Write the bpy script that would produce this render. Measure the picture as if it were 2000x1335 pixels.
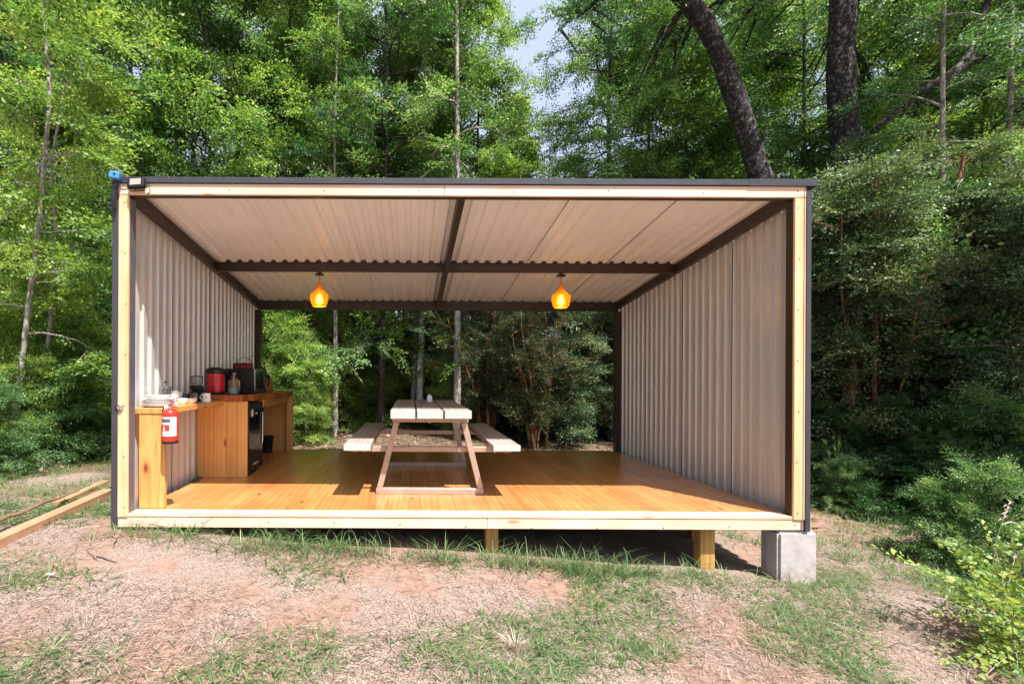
import bpy, bmesh, math, random
import numpy as np
from mathutils import Vector, Matrix, Euler
R = math.radians
PI = math.pi
for o in list(bpy.data.objects):
    bpy.data.objects.remove(o)
C = bpy.data.collections.new("scene_objects")
bpy.context.scene.collection.children.link(C)
SC = bpy.context.scene

# ------------------------------------------------------------------ camera, sky, sun, exposure
F_PX, CAM_D, CAM_H = 960.0, 3.77, 1.06          # focal in photo pixels, distance to shelter front, eye above deck
cam = bpy.data.cameras.new("camera")
cam.sensor_width = 36.0
cam.lens = F_PX / 2000 * 36
cam.shift_x = (1000 - 803) / 2000
cam.shift_y = (735 - 667.5) / 2000
cam.clip_start = 0.05
cam.clip_end = 500
co = bpy.data.objects.new("camera", cam)
SC.collection.objects.link(co)
co.matrix_world = Matrix.Translation((0, -CAM_D, CAM_H)) @ Matrix.Rotation(R(90), 4, 'X') @ Matrix.Rotation(0.0047, 4, 'Z')
SC.camera = co
SUN = Vector((0.69, -1.128, 2.56)).normalized()
elev = math.asin(SUN.z)
w = bpy.data.worlds.new("World"); SC.world = w; w.use_nodes = True
nt = w.node_tree
sky = nt.nodes.new("ShaderNodeTexSky"); sky.sky_type = 'NISHITA'; sky.sun_disc = False
sky.sun_elevation = elev
sky.sun_rotation = math.atan2(SUN.x, SUN.y)
sky.air_density = 1.0; sky.dust_density = 3.0; sky.ozone_density = 0.4
bg = nt.nodes["Background"]; bg.inputs[1].default_value = 0.09
# thin bright cloud bank to the north, behind the trees
tc = nt.nodes.new("ShaderNodeTexCoord"); sp = nt.nodes.new("ShaderNodeSeparateXYZ"); nt.links.new(tc.outputs['Generated'], sp.inputs[0])
nz = nt.nodes.new("ShaderNodeTexNoise"); nz.inputs['Scale'].default_value = 3.0; nz.inputs['Detail'].default_value = 6; nt.links.new(tc.outputs['Generated'], nz.inputs['Vector'])
ad = nt.nodes.new("ShaderNodeMath"); ad.operation = 'MULTIPLY_ADD'; nt.links.new(nz.outputs['Fac'], ad.inputs[0]); ad.inputs[1].default_value = .9; nt.links.new(sp.outputs['Y'], ad.inputs[2])
mr = nt.nodes.new("ShaderNodeMapRange"); mr.interpolation_type = 'SMOOTHSTEP'; nt.links.new(ad.outputs[0], mr.inputs[0]); mr.inputs[1].default_value = .85; mr.inputs[2].default_value = 1.25; mr.inputs[4].default_value = .85
mxs = nt.nodes.new("ShaderNodeMix"); mxs.data_type = 'RGBA'; nt.links.new(mr.outputs[0], mxs.inputs[0]); nt.links.new(sky.outputs[0], mxs.inputs[6]); mxs.inputs[7].default_value = (3.9, 4.4, 6.0, 1)
nt.links.new(mxs.outputs[2], bg.inputs[0])
sl = bpy.data.lights.new("sun", 'SUN'); sl.energy = 5.0; sl.angle = R(0.5); sl.color = (1.0, 0.945, 0.915)
so = bpy.data.objects.new("sun", sl); SC.collection.objects.link(so)
so.rotation_euler = SUN.to_track_quat('Z', 'Y').to_euler()
so.location = (10, -16, 36)
vs = SC.view_settings
vs.view_transform = 'Standard'; vs.look = 'None'; vs.gamma = 1.0; vs.exposure = 1.14; vs.use_curve_mapping = False
SC.cycles.max_bounces = 8
SC.cycles.diffuse_bounces = 3
SC.cycles.transmission_bounces = 6
SC.cycles.transparent_max_bounces = 8

# ------------------------------------------------------------------ object helpers
def link(o): C.objects.link(o); return o
def tag(o, label=None, cat=None, group=None, kind=None):
    if label: o['label'] = label
    if cat: o['category'] = cat
    if group: o['group'] = group
    if kind: o['kind'] = kind
    return o
def thing(name, label, cat, loc=(0, 0, 0), rz=0, group=None):
    o = bpy.data.objects.new(name, None); o.empty_display_size = 0.1; link(o)
    o.location = loc; o.rotation_euler = (0, 0, rz)
    return tag(o, label, cat, group)
def copy_tree(o, parent=None):
    c = o.copy(); link(c); c.parent = parent
    for ch in list(o.children):
        copy_tree(ch, c)
    return c

class MB:
    """collects polygons; build() makes ONE mesh object"""
    def __init__(s): s.v = []; s.f = []; s.m = []; s.sm = []; s.cur = 0; s.smooth = False
    def add(s, vs_, fs, smooth=None):
        b = len(s.v); s.v += [tuple(p) for p in vs_]
        for f in fs:
            s.f.append(tuple(b + i for i in f)); s.m.append(s.cur); s.sm.append(s.smooth if smooth is None else smooth)
        return s
    def box(s, x0, x1, y0, y1, z0, z1, c=0.0, M=None):
        if x1 < x0: x0, x1 = x1, x0
        if y1 < y0: y0, y1 = y1, y0
        if z1 < z0: z0, z1 = z1, z0
        c = min(c, (x1 - x0) * .45, (y1 - y0) * .45, (z1 - z0) * .45)
        if c <= 0:
            P = [(x, y, z) for x in (x0, x1) for y in (y0, y1) for z in (z0, z1)]
            Fs = [(0, 1, 3, 2), (4, 6, 7, 5), (0, 4, 5, 1), (2, 3, 7, 6), (0, 2, 6, 4), (1, 5, 7, 3)]
        else:
            P = []; idx = {}
            for i, (x, sx) in enumerate(((x0, 1), (x1, -1))):
                for j, (y, sy) in enumerate(((y0, 1), (y1, -1))):
                    for k, (z, sz) in enumerate(((z0, 1), (z1, -1))):
                        idx[i, j, k, 0] = len(P); P.append((x, y + sy * c, z + sz * c))
                        idx[i, j, k, 1] = len(P); P.append((x + sx * c, y, z + sz * c))
                        idx[i, j, k, 2] = len(P); P.append((x + sx * c, y + sy * c, z))
            g = lambda i, j, k, a: idx[i, j, k, a]
            Fs = []
            for i in (0, 1):
                q = [g(i, 0, 0, 0), g(i, 0, 1, 0), g(i, 1, 1, 0), g(i, 1, 0, 0)]; Fs.append(q if i == 0 else q[::-1])
                q = [g(0, i, 0, 1), g(1, i, 0, 1), g(1, i, 1, 1), g(0, i, 1, 1)]; Fs.append(q if i == 0 else q[::-1])
                q = [g(0, 0, i, 2), g(0, 1, i, 2), g(1, 1, i, 2), g(1, 0, i, 2)]; Fs.append(q if i == 0 else q[::-1])
            for a in (0, 1):
                for b in (0, 1):
                    Fs.append([g(a, b, 0, 0), g(a, b, 1, 0), g(a, b, 1, 1), g(a, b, 0, 1)])
                    Fs.append([g(a, 0, b, 0), g(a, 1, b, 0), g(a, 1, b, 2), g(a, 0, b, 2)])
                    Fs.append([g(0, a, b, 1), g(1, a, b, 1), g(1, a, b, 2), g(0, a, b, 2)])
                    for k in (0, 1):
                        Fs.append([g(a, b, k, 0), g(a, b, k, 1), g(a, b, k, 2)])
        if M is not None: P = [M @ Vector(p) for p in P]
        return s.add(P, Fs, False)
    def bar(s, a, b, wx, wz, c=0.0, up=(0, 0, 1)):
        """rectangular bar from a to b: width wx sideways, wz along up"""
        a = Vector(a); b = Vector(b); d = (b - a); L = d.length; d.normalize()
        side = d.cross(Vector(up))
        if side.length < 1e-4: side = d.cross(Vector((0, 1, 0)))
        side.normalize(); u = side.cross(d).normalized()
        M = Matrix((( side.x, d.x, u.x, a.x), (side.y, d.y, u.y, a.y), (side.z, d.z, u.z, a.z), (0, 0, 0, 1)))
        return s.box(-wx / 2, wx / 2, 0, L, -wz / 2, wz / 2, c, M)
    def lathe(s, prof, cx=0, cy=0, cz=0, n=32, M=None, smooth=True):
        P = []; Fs = []; k = len(prof)
        for i in range(n):
            a = 2 * PI * i / n
            for r, z in prof: P.append((cx + r * math.cos(a), cy + r * math.sin(a), cz + z))
        for i in range(n):
            j = (i + 1) % n
            for q in range(k - 1): Fs.append((i * k + q, j * k + q, j * k + q + 1, i * k + q + 1))
        if M is not None: P = [M @ Vector(p) for p in P]
        return s.add(P, Fs, smooth)
    def tube(s, pts, r, n=10, smooth=True, caps=True):
        pts = [Vector(p) for p in pts]; m = len(pts)
        rr = r if hasattr(r, '__len__') else [r] * m
        P = []; Fs = []; prev = None
        for i, p in enumerate(pts):
            t = (pts[min(i + 1, m - 1)] - pts[max(i - 1, 0)]).normalized()
            u = prev if prev is not None else (Vector((0, 0, 1)) if abs(t.z) < .9 else Vector((1, 0, 0)))
            u = (u - t * u.dot(t)).normalized(); prev = u; v = t.cross(u)
            for k in range(n):
                a = 2 * PI * k / n; P.append(p + (u * math.cos(a) + v * math.sin(a)) * rr[i])
        for i in range(m - 1):
            for k in range(n):
                k2 = (k + 1) % n; Fs.append((i * n + k, i * n + k2, (i + 1) * n + k2, (i + 1) * n + k))
        if caps:
            Fs.append(tuple(range(n))[::-1]); Fs.append(tuple((m - 1) * n + k for k in range(n)))
        return s.add(P, Fs, smooth)
    def extrude_profile(s, prof, a, b, M=None, smooth=False):
        """open profile of (u,w) points; placed by functions a(u,w), b(u,w) -> 3D"""
        k = len(prof); P = [a(*p) for p in prof] + [b(*p) for p in prof]
        return s.add(P, [(i, i + 1, k + i + 1, k + i) for i in range(k - 1)], smooth)
    def build(s, name, mats, parent=None, loc=(0, 0, 0), rot=(0, 0, 0), fixn=True):
        me = bpy.data.meshes.new(name); me.from_pydata(s.v, [], s.f)
        for m_ in (mats if isinstance(mats, (list, tuple)) else [mats]): me.materials.append(m_)
        me.polygons.foreach_set('material_index', s.m); me.polygons.foreach_set('use_smooth', s.sm)
        if fixn:
            bm = bmesh.new(); bm.from_mesh(me); bmesh.ops.recalc_face_normals(bm, faces=bm.faces); bm.to_mesh(me); bm.free()
        if any(s.sm):
            try: me.set_sharp_from_angle(angle=R(40))
            except Exception: pass
        o = bpy.data.objects.new(name, me); link(o); o.location = loc; o.rotation_euler = rot
        if parent is not None: o.parent = parent
        return o

def np_mesh(name, verts, nper, faces_tmpl, mats, attr=None, smooth=False, parent=None, mat_idx=None):
    """verts (N*nper,3), same face template (F,4) for every item"""
    n = len(verts) // nper; F = np.array(faces_tmpl, dtype=np.int32); k = F.shape[1]
    faces = (np.arange(n, dtype=np.int32)[:, None, None] * nper + F[None]).reshape(-1, k)
    me = bpy.data.meshes.new(name)
    me.vertices.add(len(verts)); me.vertices.foreach_set('co', np.ascontiguousarray(verts, dtype=np.float32).ravel())
    me.loops.add(faces.size); me.loops.foreach_set('vertex_index', faces.ravel())
    me.polygons.add(len(faces)); me.polygons.foreach_set('loop_start', np.arange(0, faces.size, k, dtype=np.int32))
    if smooth: me.polygons.foreach_set('use_smooth', np.ones(len(faces), dtype=bool))
    if attr is not None:
        a = me.attributes.new('tint', 'FLOAT', 'FACE')
        a.data.foreach_set('value', np.repeat(attr, len(F)).astype(np.float32))
    for m_ in (mats if isinstance(mats, (list, tuple)) else [mats]): me.materials.append(m_)
    me.update(calc_edges=True)
    o = bpy.data.objects.new(name, me); link(o)
    if parent is not None: o.parent = parent
    return o

# ------------------------------------------------------------------ materials
class NB:
    def __init__(s, name):
        s.mat = bpy.data.materials.new(name); s.mat.use_nodes = True; s.t = s.mat.node_tree
        s.b = s.t.nodes['Principled BSDF']; s.out = s.t.nodes['Material Output']
    def n(s, typ, **kw):
        q = s.t.nodes.new('ShaderNode' + typ)
        for k, v in kw.items():
            if k in q.inputs: q.inputs[k].default_value = v
            else: setattr(q, k, v)
        return q
    def l(s, a, b): s.t.links.new(a, b)
    def noise(s, vec, scale, detail=4, rough=.55, dist=0):
        q = s.n('TexNoise', Scale=scale, Detail=detail, Roughness=rough, Distortion=dist)
        if vec is not None: s.l(vec, q.inputs['Vector'])
        return q.outputs['Fac']
    def ramp(s, fac, stops):
        q = s.n('ValToRGB'); e = q.color_ramp.elements
        while len(e) < len(stops): e.new(0.5)
        for i, (p, c) in enumerate(stops):
            e[i].position = p; e[i].color = (*c, 1) if len(c) == 3 else c
        s.l(fac, q.inputs[0]); return q.outputs[0]
    def mix(s, fac, a, b, mode='MIX'):
        q = s.n('Mix', data_type='RGBA', blend_type=mode)
        for val, i in ((fac, 0), (a, 6), (b, 7)):
            if hasattr(val, 'links'): s.l(val, q.inputs[i])
            else: q.inputs[i].default_value = val if i == 0 else (*val, 1)
        return q.outputs[2]
    def math(s, op, a, b=0.0):
        q = s.n('Math', operation=op)
        for i, val in enumerate((a, b)):
            if hasattr(val, 'links'): s.l(val, q.inputs[i])
            else: q.inputs[i].default_value = val
        return q.outputs[0]
    def coords(s): return s.n('TexCoord').outputs['Object']
    def mapping(s, vec, scale=(1, 1, 1), loc=None, rot=(0, 0, 0)):
        q = s.n('Mapping'); q.inputs['Scale'].default_value = scale; q.inputs['Rotation'].default_value = rot
        s.l(vec, q.inputs['Vector'])
        if loc is not None:
            if hasattr(loc, 'links'): s.l(loc, q.inputs['Location'])
            else: q.inputs['Location'].default_value = loc
        return q.outputs[0]
    def bump(s, h, strength=.3, dist=.01):
        q = s.n('Bump', Strength=strength, Distance=dist); s.l(h, q.inputs['Height']); s.l(q.outputs[0], s.b.inputs['Normal'])
    def set(s, **kw):
        for k, v in kw.items():
            k = k.replace('_', ' ')
            if hasattr(v, 'links'): s.l(v, s.b.inputs[k])
            else: s.b.inputs[k].default_value = (*v, 1) if (hasattr(v, '__len__') and len(v) == 3) else v
        return s

def simple(name, col, rough=.5, metal=0.0, var=.12, scale=12, spec=None, **kw):
    m = NB(name); c = m.coords(); f = m.noise(c, scale, 5)
    dk = tuple(x * (1 - var) for x in col); lt = tuple(min(1, x * (1 + var)) for x in col)
    m.set(Base_Color=m.ramp(f, [(.3, dk), (.7, lt)]), Metallic=metal)
    rr = m.n('MapRange'); m.l(f, rr.inputs[0]); rr.inputs[3].default_value = max(.02, rough - .1); rr.inputs[4].default_value = min(1, rough + .1)
    m.l(rr.outputs[0], m.b.inputs['Roughness'])
    if spec is not None: m.b.inputs['Specular IOR Level'].default_value = spec
    for k, v in kw.items(): m.b.inputs[k.replace('_', ' ')].default_value = v
    return m.mat

def wood(name, light, dark, knot, axis='y', rough=.45, coat=0.0, board=.25, knots=1.0):
    m = NB(name); geo = m.n('NewGeometry'); c = m.coords()
    rnd = geo.outputs['Random Per Island']
    off = m.n('CombineXYZ'); m.l(m.math('MULTIPLY', rnd, 37.0), off.inputs[0]); m.l(m.math('MULTIPLY', rnd, 53.0), off.inputs[1]); m.l(m.math('MULTIPLY', rnd, 71.0), off.inputs[2])
    st = {'x': (1.0, 11, 11), 'y': (11, 1.0, 11), 'z': (11, 11, 1.0)}[axis]
    st2 = {'x': (3, 9, 9), 'y': (9, 3, 9), 'z': (9, 9, 3)}[axis]
    v1 = m.mapping(c, st, off.outputs[0]); v2 = m.mapping(c, st2, off.outputs[0])
    warp = m.noise(v2, .7, 2)
    wv = m.n('TexWave', wave_type='BANDS', bands_direction={'x': 'Y', 'y': 'X', 'z': 'X'}[axis], Scale=.55, Distortion=9.0, Detail=3)
    m.l(v1, wv.inputs['Vector'])
    g = m.noise(v1, 1.0, 5, .55, .6)
    gg = m.math('ADD', m.math('MULTIPLY', g, .78), m.math('MULTIPLY', wv.outputs['Fac'], .22))
    base = m.ramp(gg, [(.28, dark), (.62, light)])
    bl = m.noise(v2, .35, 3)
    base = m.mix(m.math('MULTIPLY', bl, .35), base, tuple(x * .75 for x in light), 'MIX')
    big = m.noise(m.mapping(c, (1.1, 1.1, 1.1)), 1.6, 4, .6)
    base = m.mix(m.ramp(big, [(.42, (0, 0, 0)), (.62, (.5,) * 3)]), base, tuple(x * .82 for x in dark))
    vary = m.ramp(rnd, [(0, (1 - board,) * 3), (.5, (1, 1, 1)), (1, (1 + board * .3, 1, 1 - board * .4))])
    base = m.mix(1.0, base, vary, 'MULTIPLY')
    vo = m.n('TexVoronoi', feature='F1', Scale=1.0)
    st3 = {'x': (2.0, 7, 7), 'y': (7, 2.0, 7), 'z': (7, 7, 2.0)}[axis]
    m.l(m.mapping(c, st3, off.outputs[0]), vo.inputs['Vector'])
    kf = m.ramp(vo.outputs['Distance'], [(.05, (knots,) * 3), (.12, (0, 0, 0))])
    base = m.mix(kf, base, knot)
    m.set(Base_Color=base, Roughness=rough)
    if coat: m.set(Coat_Weight=coat, Coat_Roughness=.25)
    m.bump(gg, .15, .002)
    return m.mat

def leafmat(name, a, b, c_, trans, tw=.45, gloss=.35):
    """a..c_ : dark, mid, light leaf colours by tint; trans: translucent colour"""
    m = NB(name); at = m.n('Attribute', attribute_name='tint'); oi = m.n('ObjectInfo')
    t = m.math('ADD', at.outputs['Fac'], m.math('MULTIPLY', m.math('SUBTRACT', oi.outputs['Random'], .5), .22))
    col = m.ramp(t, [(.1, a), (.5, b), (.93, c_)])
    m.set(Base_Color=col, Roughness=.50); m.b.inputs['Specular IOR Level'].default_value = gloss
    tr = m.n('BsdfTranslucent'); tc = m.mix(1.0, col, trans, 'MULTIPLY'); m.l(tc, tr.inputs['Color'])
    mx = m.n('MixShader'); mx.inputs[0].default_value = tw
    m.l(m.b.outputs[0], mx.inputs[1]); m.l(tr.outputs[0], mx.inputs[2]); m.l(mx.outputs[0], m.out.inputs['Surface'])
    return m.mat

def bark(name, dark, light, scale=14, cover=.5, streak=(1, 1, .25)):
    m = NB(name); c = m.coords(); v = m.mapping(c, streak)
    f = m.noise(v, scale, 8, .7, .3); g = m.noise(c, scale * .35, 5, .6)
    h = m.math('ADD', m.math('MULTIPLY', f, .6), m.math('MULTIPLY', g, .4))
    m.set(Base_Color=m.ramp(h, [(cover - .08, dark), (cover + .07, light)]), Roughness=.85); m.bump(f, .8, .02)
    return m.mat

def glass(name, col=(.9, .95, .95), rough=.02):
    m = NB(name); m.set(Base_Color=col, Roughness=rough, Transmission_Weight=1.0, IOR=1.3); return m.mat

M = {}
M['floor'] = wood('varnished_floor_boards', (.62, .295, .105), (.45, .17, .045), (.16, .045, .012), 'y', .30, .5, .14)
M['pine'] = wood('pale_pine_x', (.82, .64, .51), (.72, .49, .345), (.34, .15, .07), 'x', .5, 0, .06, .7)
M['pine_z'] = wood('pale_pine_z', (.82, .55, .32), (.70, .40, .19), (.32, .13, .05), 'z', .5, 0, .06, .8)
M['trim'] = wood('deck_edge_board', (.80, .60, .44), (.68, .43, .26), (.32, .13, .05), 'x', .45, 0, .08, .5)
M['orange_z'] = wood('oiled_pine_z', (.80, .44, .15), (.68, .31, .08), (.26, .07, .02), 'z', .4, .15, .10)
M['orange_y'] = wood('oiled_pine_y', (.72, .37, .12), (.54, .22, .055), (.2, .05, .015), 'y', .4, .15, .1)
M['slab'] = wood('red_slab_wood', (.42, .13, .04), (.26, .06, .02), (.08, .02, .01), 'y', .35, .3, .1)
M['post_wood'] = wood('treated_post_wood', (.52, .30, .09), (.33, .17, .05), (.16, .06, .02), 'z', .6, 0, .15)
M['table_wood'] = wood('weathered_table_wood', (.38, .335, .30), (.24, .20, .175), (.10, .07, .05), 'y', .5, 0, .15)
M['timber'] = wood('fresh_timber', (.50, .29, .17), (.34, .18, .10), (.3, .12, .06), 'y', .6, 0, .2, .5)
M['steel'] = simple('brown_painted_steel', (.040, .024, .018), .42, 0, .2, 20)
M['steel_grey'] = simple('grey_painted_steel', (.30, .25, .25), .45, 0, .12, 20)
M['flash'] = simple('charcoal_flashing', (.045, .045, .055), .4, 0, .1, 6)
M['charcoal'] = simple('charcoal_sheet', (.035, .036, .042), .45, 0, .1, 6)
m = NB('cream_sheet'); c = m.coords(); f = m.noise(m.mapping(c, (2.5, 2.5, .5)), 1.6, 5)
m.set(Base_Color=m.ramp(f, [(.3, (.69, .67, .64)), (.7, (.73, .71, .68))]), Roughness=.33, Metallic=.42); M['cream'] = m.mat
M['roof_cream'] = simple('white_roof_underside', (.84, .84, .87), .40, 0, .03, 2.5)
M['screw'] = simple('screw_metal', (.10, .09, .08), .4, .7)
M['dark'] = simple('dark_joint', (.012, .010, .009), .8)
M['concrete'] = None
M['black_pl'] = simple('black_plastic', (.012, .012, .014), .32, 0, .1, 30)
M['black_gl'] = simple('black_gloss', (.010, .010, .013), .10, 0, .1, 30)
M['white_cer'] = simple('white_ceramic', (.86, .85, .83), .15, 0, .02, 8)
M['pink_cer'] = simple('cream_ceramic', (.82, .70, .62), .2, 0, .03, 8)
M['chrome'] = simple('chrome', (.70, .70, .72), .15, 1.0, .05, 9)
M['red_pl'] = simple('red_enamel', (.62, .012, .03), .18, 0, .05, 5, Coat_Weight=.6)
M['red_ext'] = simple('extinguisher_red', (.66, .035, .02), .28, 0, .06, 6)
M['dark_red'] = simple('dark_red_tin', (.22, .015, .02), .35)
M['blue_pl'] = simple('blue_plastic', (.06, .24, .52), .4)
M['white_label'] = simple('white_label', (.82, .82, .84), .4, 0, .03, 30)
M['grey_label'] = simple('grey_label', (.09, .10, .12), .4)
M['yellow_p'] = simple('yellow_print', (.80, .55, .05), .5)
M['glass'] = glass('clear_glass')
M['amber'] = simple('amber_glaze', (.30, .12, .03), .25)
M['stick'] = simple('bare_branch_bark', (.20, .11, .07), .8, 0, .3, 30)
M['twig'] = simple('dry_twig', (.10, .075, .06), .9, 0, .3, 30)
M['stone'] = simple('pale_stone', (.60, .55, .50), .8, 0, .2, 25)
m = NB('poured_concrete'); c = m.coords(); f = m.noise(c, 9, 8, .7); f2 = m.noise(c, 90, 3)
vo = m.n('TexVoronoi', Scale=30.0); m.l(c, vo.inputs['Vector'])
pit = m.ramp(vo.outputs['Distance'], [(.04, (.35,) * 3), (.10, (1,) * 3)])
sz = m.n('SeparateXYZ'); m.l(c, sz.inputs[0]); dirt = m.math('ADD', m.math('MULTIPLY', m.math('ADD', sz.outputs[2], .56), 5.0), m.math('MULTIPLY', m.math('SUBTRACT', f, .5), 2.2))
cc = m.mix(1.0, m.ramp(f, [(.3, (.34, .31, .30)), (.72, (.50, .47, .46))]), pit, 'MULTIPLY')
m.set(Base_Color=m.mix(m.ramp(dirt, [(.1, (.8,) * 3), (.75, (0, 0, 0))]), cc, (.24, .16, .115)), Roughness=.9); m.bump(f2, .3, .004)
M['concrete'] = m.mat
# worn table edge paint: pale pink wood with mint streaks
m = NB('mint_worn_paint'); c = m.coords(); f = m.noise(m.mapping(c, (6, 6, 30)), 1.4, 6, .7)
m.set(Base_Color=m.ramp(f, [(.40, (.52, .40, .35)), (.5, (.44, .49, .45)), (.62, (.28, .47, .42))]), Roughness=.6)
M['mint'] = m.mat
# pendant shade
m = NB('amber_shade'); c = m.coords(); f = m.noise(m.mapping(c, (60, 60, 5)), 1, 3)
m.set(Base_Color=m.ramp(f, [(.3, (.85, .46, .03)), (.7, (.97, .60, .06))]), Roughness=.38, Transmission_Weight=.80, IOR=1.25)
M['amber_shade'] = m.mat
m = NB('glowing_bulb'); m.set(Base_Color=(1, .8, .4), Emission_Color=(1.0, .80, .42), Emission_Strength=30.0); M['bulb'] = m.mat
m = NB('floodlight_glass'); m.set(Base_Color=(.34, .31, .26), Roughness=.25); M['flood'] = m.mat

M['leaf_bright'] = leafmat('bright_leaf', (.026, .085, .026), (.14, .27, .05), (.46, .56, .15), (1.6, 1.6, .9), .40, .6)
M['leaf_mid'] = leafmat('mid_leaf', (.020, .068, .030), (.095, .21, .055), (.35, .46, .15), (1.5, 1.6, 1.0), .36, .65)
M['leaf_dark'] = leafmat('dark_leaf', (.012, .038, .015), (.042, .098, .034), (.24, .31, .13), (1.4, 1.5, .9), .25, .6)
M['leaf_myrtle'] = leafmat('myrtle_leaf', (.018, .040, .016), (.045, .080, .028), (.15, .14, .05), (1.5, 1.4, .8), .28, .6)
M['leaf_lime'] = leafmat('lime_leaf', (.05, .13, .03), (.15, .27, .06), (.34, .45, .11), (1.6, 1.5, .8), .42, .5)
M['leaf_yellow'] = leafmat('yellow_green_leaf', (.10, .20, .04), (.26, .36, .07), (.52, .56, .14), (1.5, 1.4, .8), .4, .5)
M['leaf_broad'] = leafmat('broad_leaf', (.02, .07, .02), (.045, .14, .035), (.10, .22, .05), (1.6, 1.7, 1.0), .35, .5)
M['grass'] = leafmat('green_grass', (.045, .105, .035), (.11, .195, .065), (.32, .38, .18), (1.5, 1.5, .9), .35)
M['straw'] = leafmat('dry_straw', (.12, .08, .06), (.30, .225, .18), (.60, .49, .41), (1.1, 1.0, .9), .2, .2)
M['bark_old'] = bark('lichen_bark', (.014, .011, .010), (.28, .26, .26), 34, .585, (1, 1, .6))
M['bark_pale'] = bark('pale_bark', (.10, .085, .075), (.36, .32, .29), 16, .47, (1, 1, .5))
M['bark_dark'] = bark('dark_bark', (.018, .016, .014), (.09, .08, .07), 16, .55)
M['bark_myrtle'] = bark('orange_myrtle_bark', (.16, .055, .022), (.50, .27, .16), 9, .55)

# ------------------------------------------------------------------ ground
def sstep(a, b, t):
    t = np.clip((t - a) / (b - a), 0, 1); return t * t * (3 - 2 * t)
def gz(x, y):
    x = np.asarray(x, dtype=float); y = np.asarray(y, dtype=float)
    g0 = np.clip(-.285 - .078 * x, -.62, -.02)
    f = g0 + .05 * np.clip(y, -6, 0)
    back = -.14 - .035 * np.clip(x, 0, 8)
    s = sstep(.6, 5.0, y)
    z = f * (1 - s) + back * s
    z += .018 * np.sin(2.1 * x + 1.3 * y) * np.sin(1.7 * y - .9 * x + 1) + .008 * np.sin(5.3 * x + 2) * np.sin(4.7 * y)
    z += .07 * np.exp(-(((x - 3.75) / .45) ** 2 + ((y + .25) / .3) ** 2))
    z -= .10 * np.exp(-(((x - 4.9) / .5) ** 2 + ((y - .1) / .5) ** 2))
    ins = (sstep(-2.45, -2.2, x) * (1 - sstep(3.0, 3.3, x)) * sstep(-.08, .05, y) * (1 - sstep(3.3, 3.6, y)))
    z = np.where(ins > 0, np.minimum(z, z * (1 - ins) + np.minimum(z, -.135) * ins), z)
    return z
def grid_axis(lo, a, b, hi, fine, nco):
    left = a - np.geomspace(.2, a - lo, nco)[::-1]; right = b + np.geomspace(.2, hi - b, nco)
    return np.concatenate([left, np.arange(a, b + 1e-6, fine), right])
gx = grid_axis(-150, -6, 8, 150, .07, 26); gy = grid_axis(-60, -3.6, 6, 220, .07, 26)
X, Y = np.meshgrid(gx, gy, indexing='ij'); Z = gz(X, Y)
rng = np.random.default_rng(4)
Z += rng.normal(0, .003, Z.shape) * ((abs(X) < 8) & (Y < 6))
V = np.stack([X, Y, Z], -1).reshape(-1, 3); ni, nj = X.shape
I = (np.arange(ni - 1)[:, None] * nj + np.arange(nj - 1)[None]).ravel()
faces = np.stack([I, I + nj, I + nj + 1, I + 1], 1)
me = bpy.data.meshes.new('ground'); me.vertices.add(len(V)); me.vertices.foreach_set('co', V.astype(np.float32).ravel())
me.loops.add(faces.size); me.loops.foreach_set('vertex_index', faces.astype(np.int32).ravel())
me.polygons.add(len(faces)); me.polygons.foreach_set('loop_start', np.arange(0, faces.size, 4, dtype=np.int32))
me.polygons.foreach_set('use_smooth', np.ones(len(faces), dtype=bool)); me.update(calc_edges=True)
m = NB('dry_soil'); c = m.coords()
n1 = m.noise(c, 1.1, 6, .6); n2 = m.noise(c, 14, 8, .7); n3 = m.noise(c, 120, 4, .7); n4 = m.noise(c, .35, 3)
soil = m.ramp(n2, [(.3, (.18, .108, .076)), (.55, (.29, .185, .138)), (.75, (.36, .25, .195))])
straw = m.ramp(n3, [(.34, (.065, .046, .036)), (.5, (.235, .178, .145)), (.66, (.46, .38, .32))])
base = m.mix(m.ramp(n1, [(.46, (0, 0, 0)), (.56, (1, 1, 1))]), straw, soil)
litter = m.ramp(n3, [(.35, (.05, .035, .02)), (.6, (.16, .11, .07)), (.75, (.30, .22, .14))])
sep = m.n('SeparateXYZ'); m.l(c, sep.inputs[0])
far = m.math('ADD', m.math('MULTIPLY', sep.outputs[1], .22), m.math('MULTIPLY', n4, 1.2))
base = m.mix(m.ramp(far, [(.95, (0, 0, 0)), (1.35, (.85,) * 3)]), base, litter)
m.set(Base_Color=base, Roughness=.95); m.b.inputs['Specular IOR Level'].default_value = .2
hh = m.math('ADD', m.math('MULTIPLY', n3, .5), n2); m.bump(hh, .7, .02)
me.materials.append(m.mat)
ground = link(bpy.data.objects.new('ground', me)); tag(ground, 'dry reddish soil strewn with straw and grass', None, None, 'structure')

# ------------------------------------------------------------------ shelter
XL, XR, L = -2.235, 3.0, 3.35             # inner faces of the side walls, depth
zb = lambda y: 2.44 - .120 * y            # underside of the rafters
zr = lambda y: zb(y) + .102               # roof sheet valley
sh = thing('picnic_shelter', 'open fronted shelter of corrugated metal and pine with an orange plank floor', 'shelter', (0, 0, 0))
rnd = random.Random(5)
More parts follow.
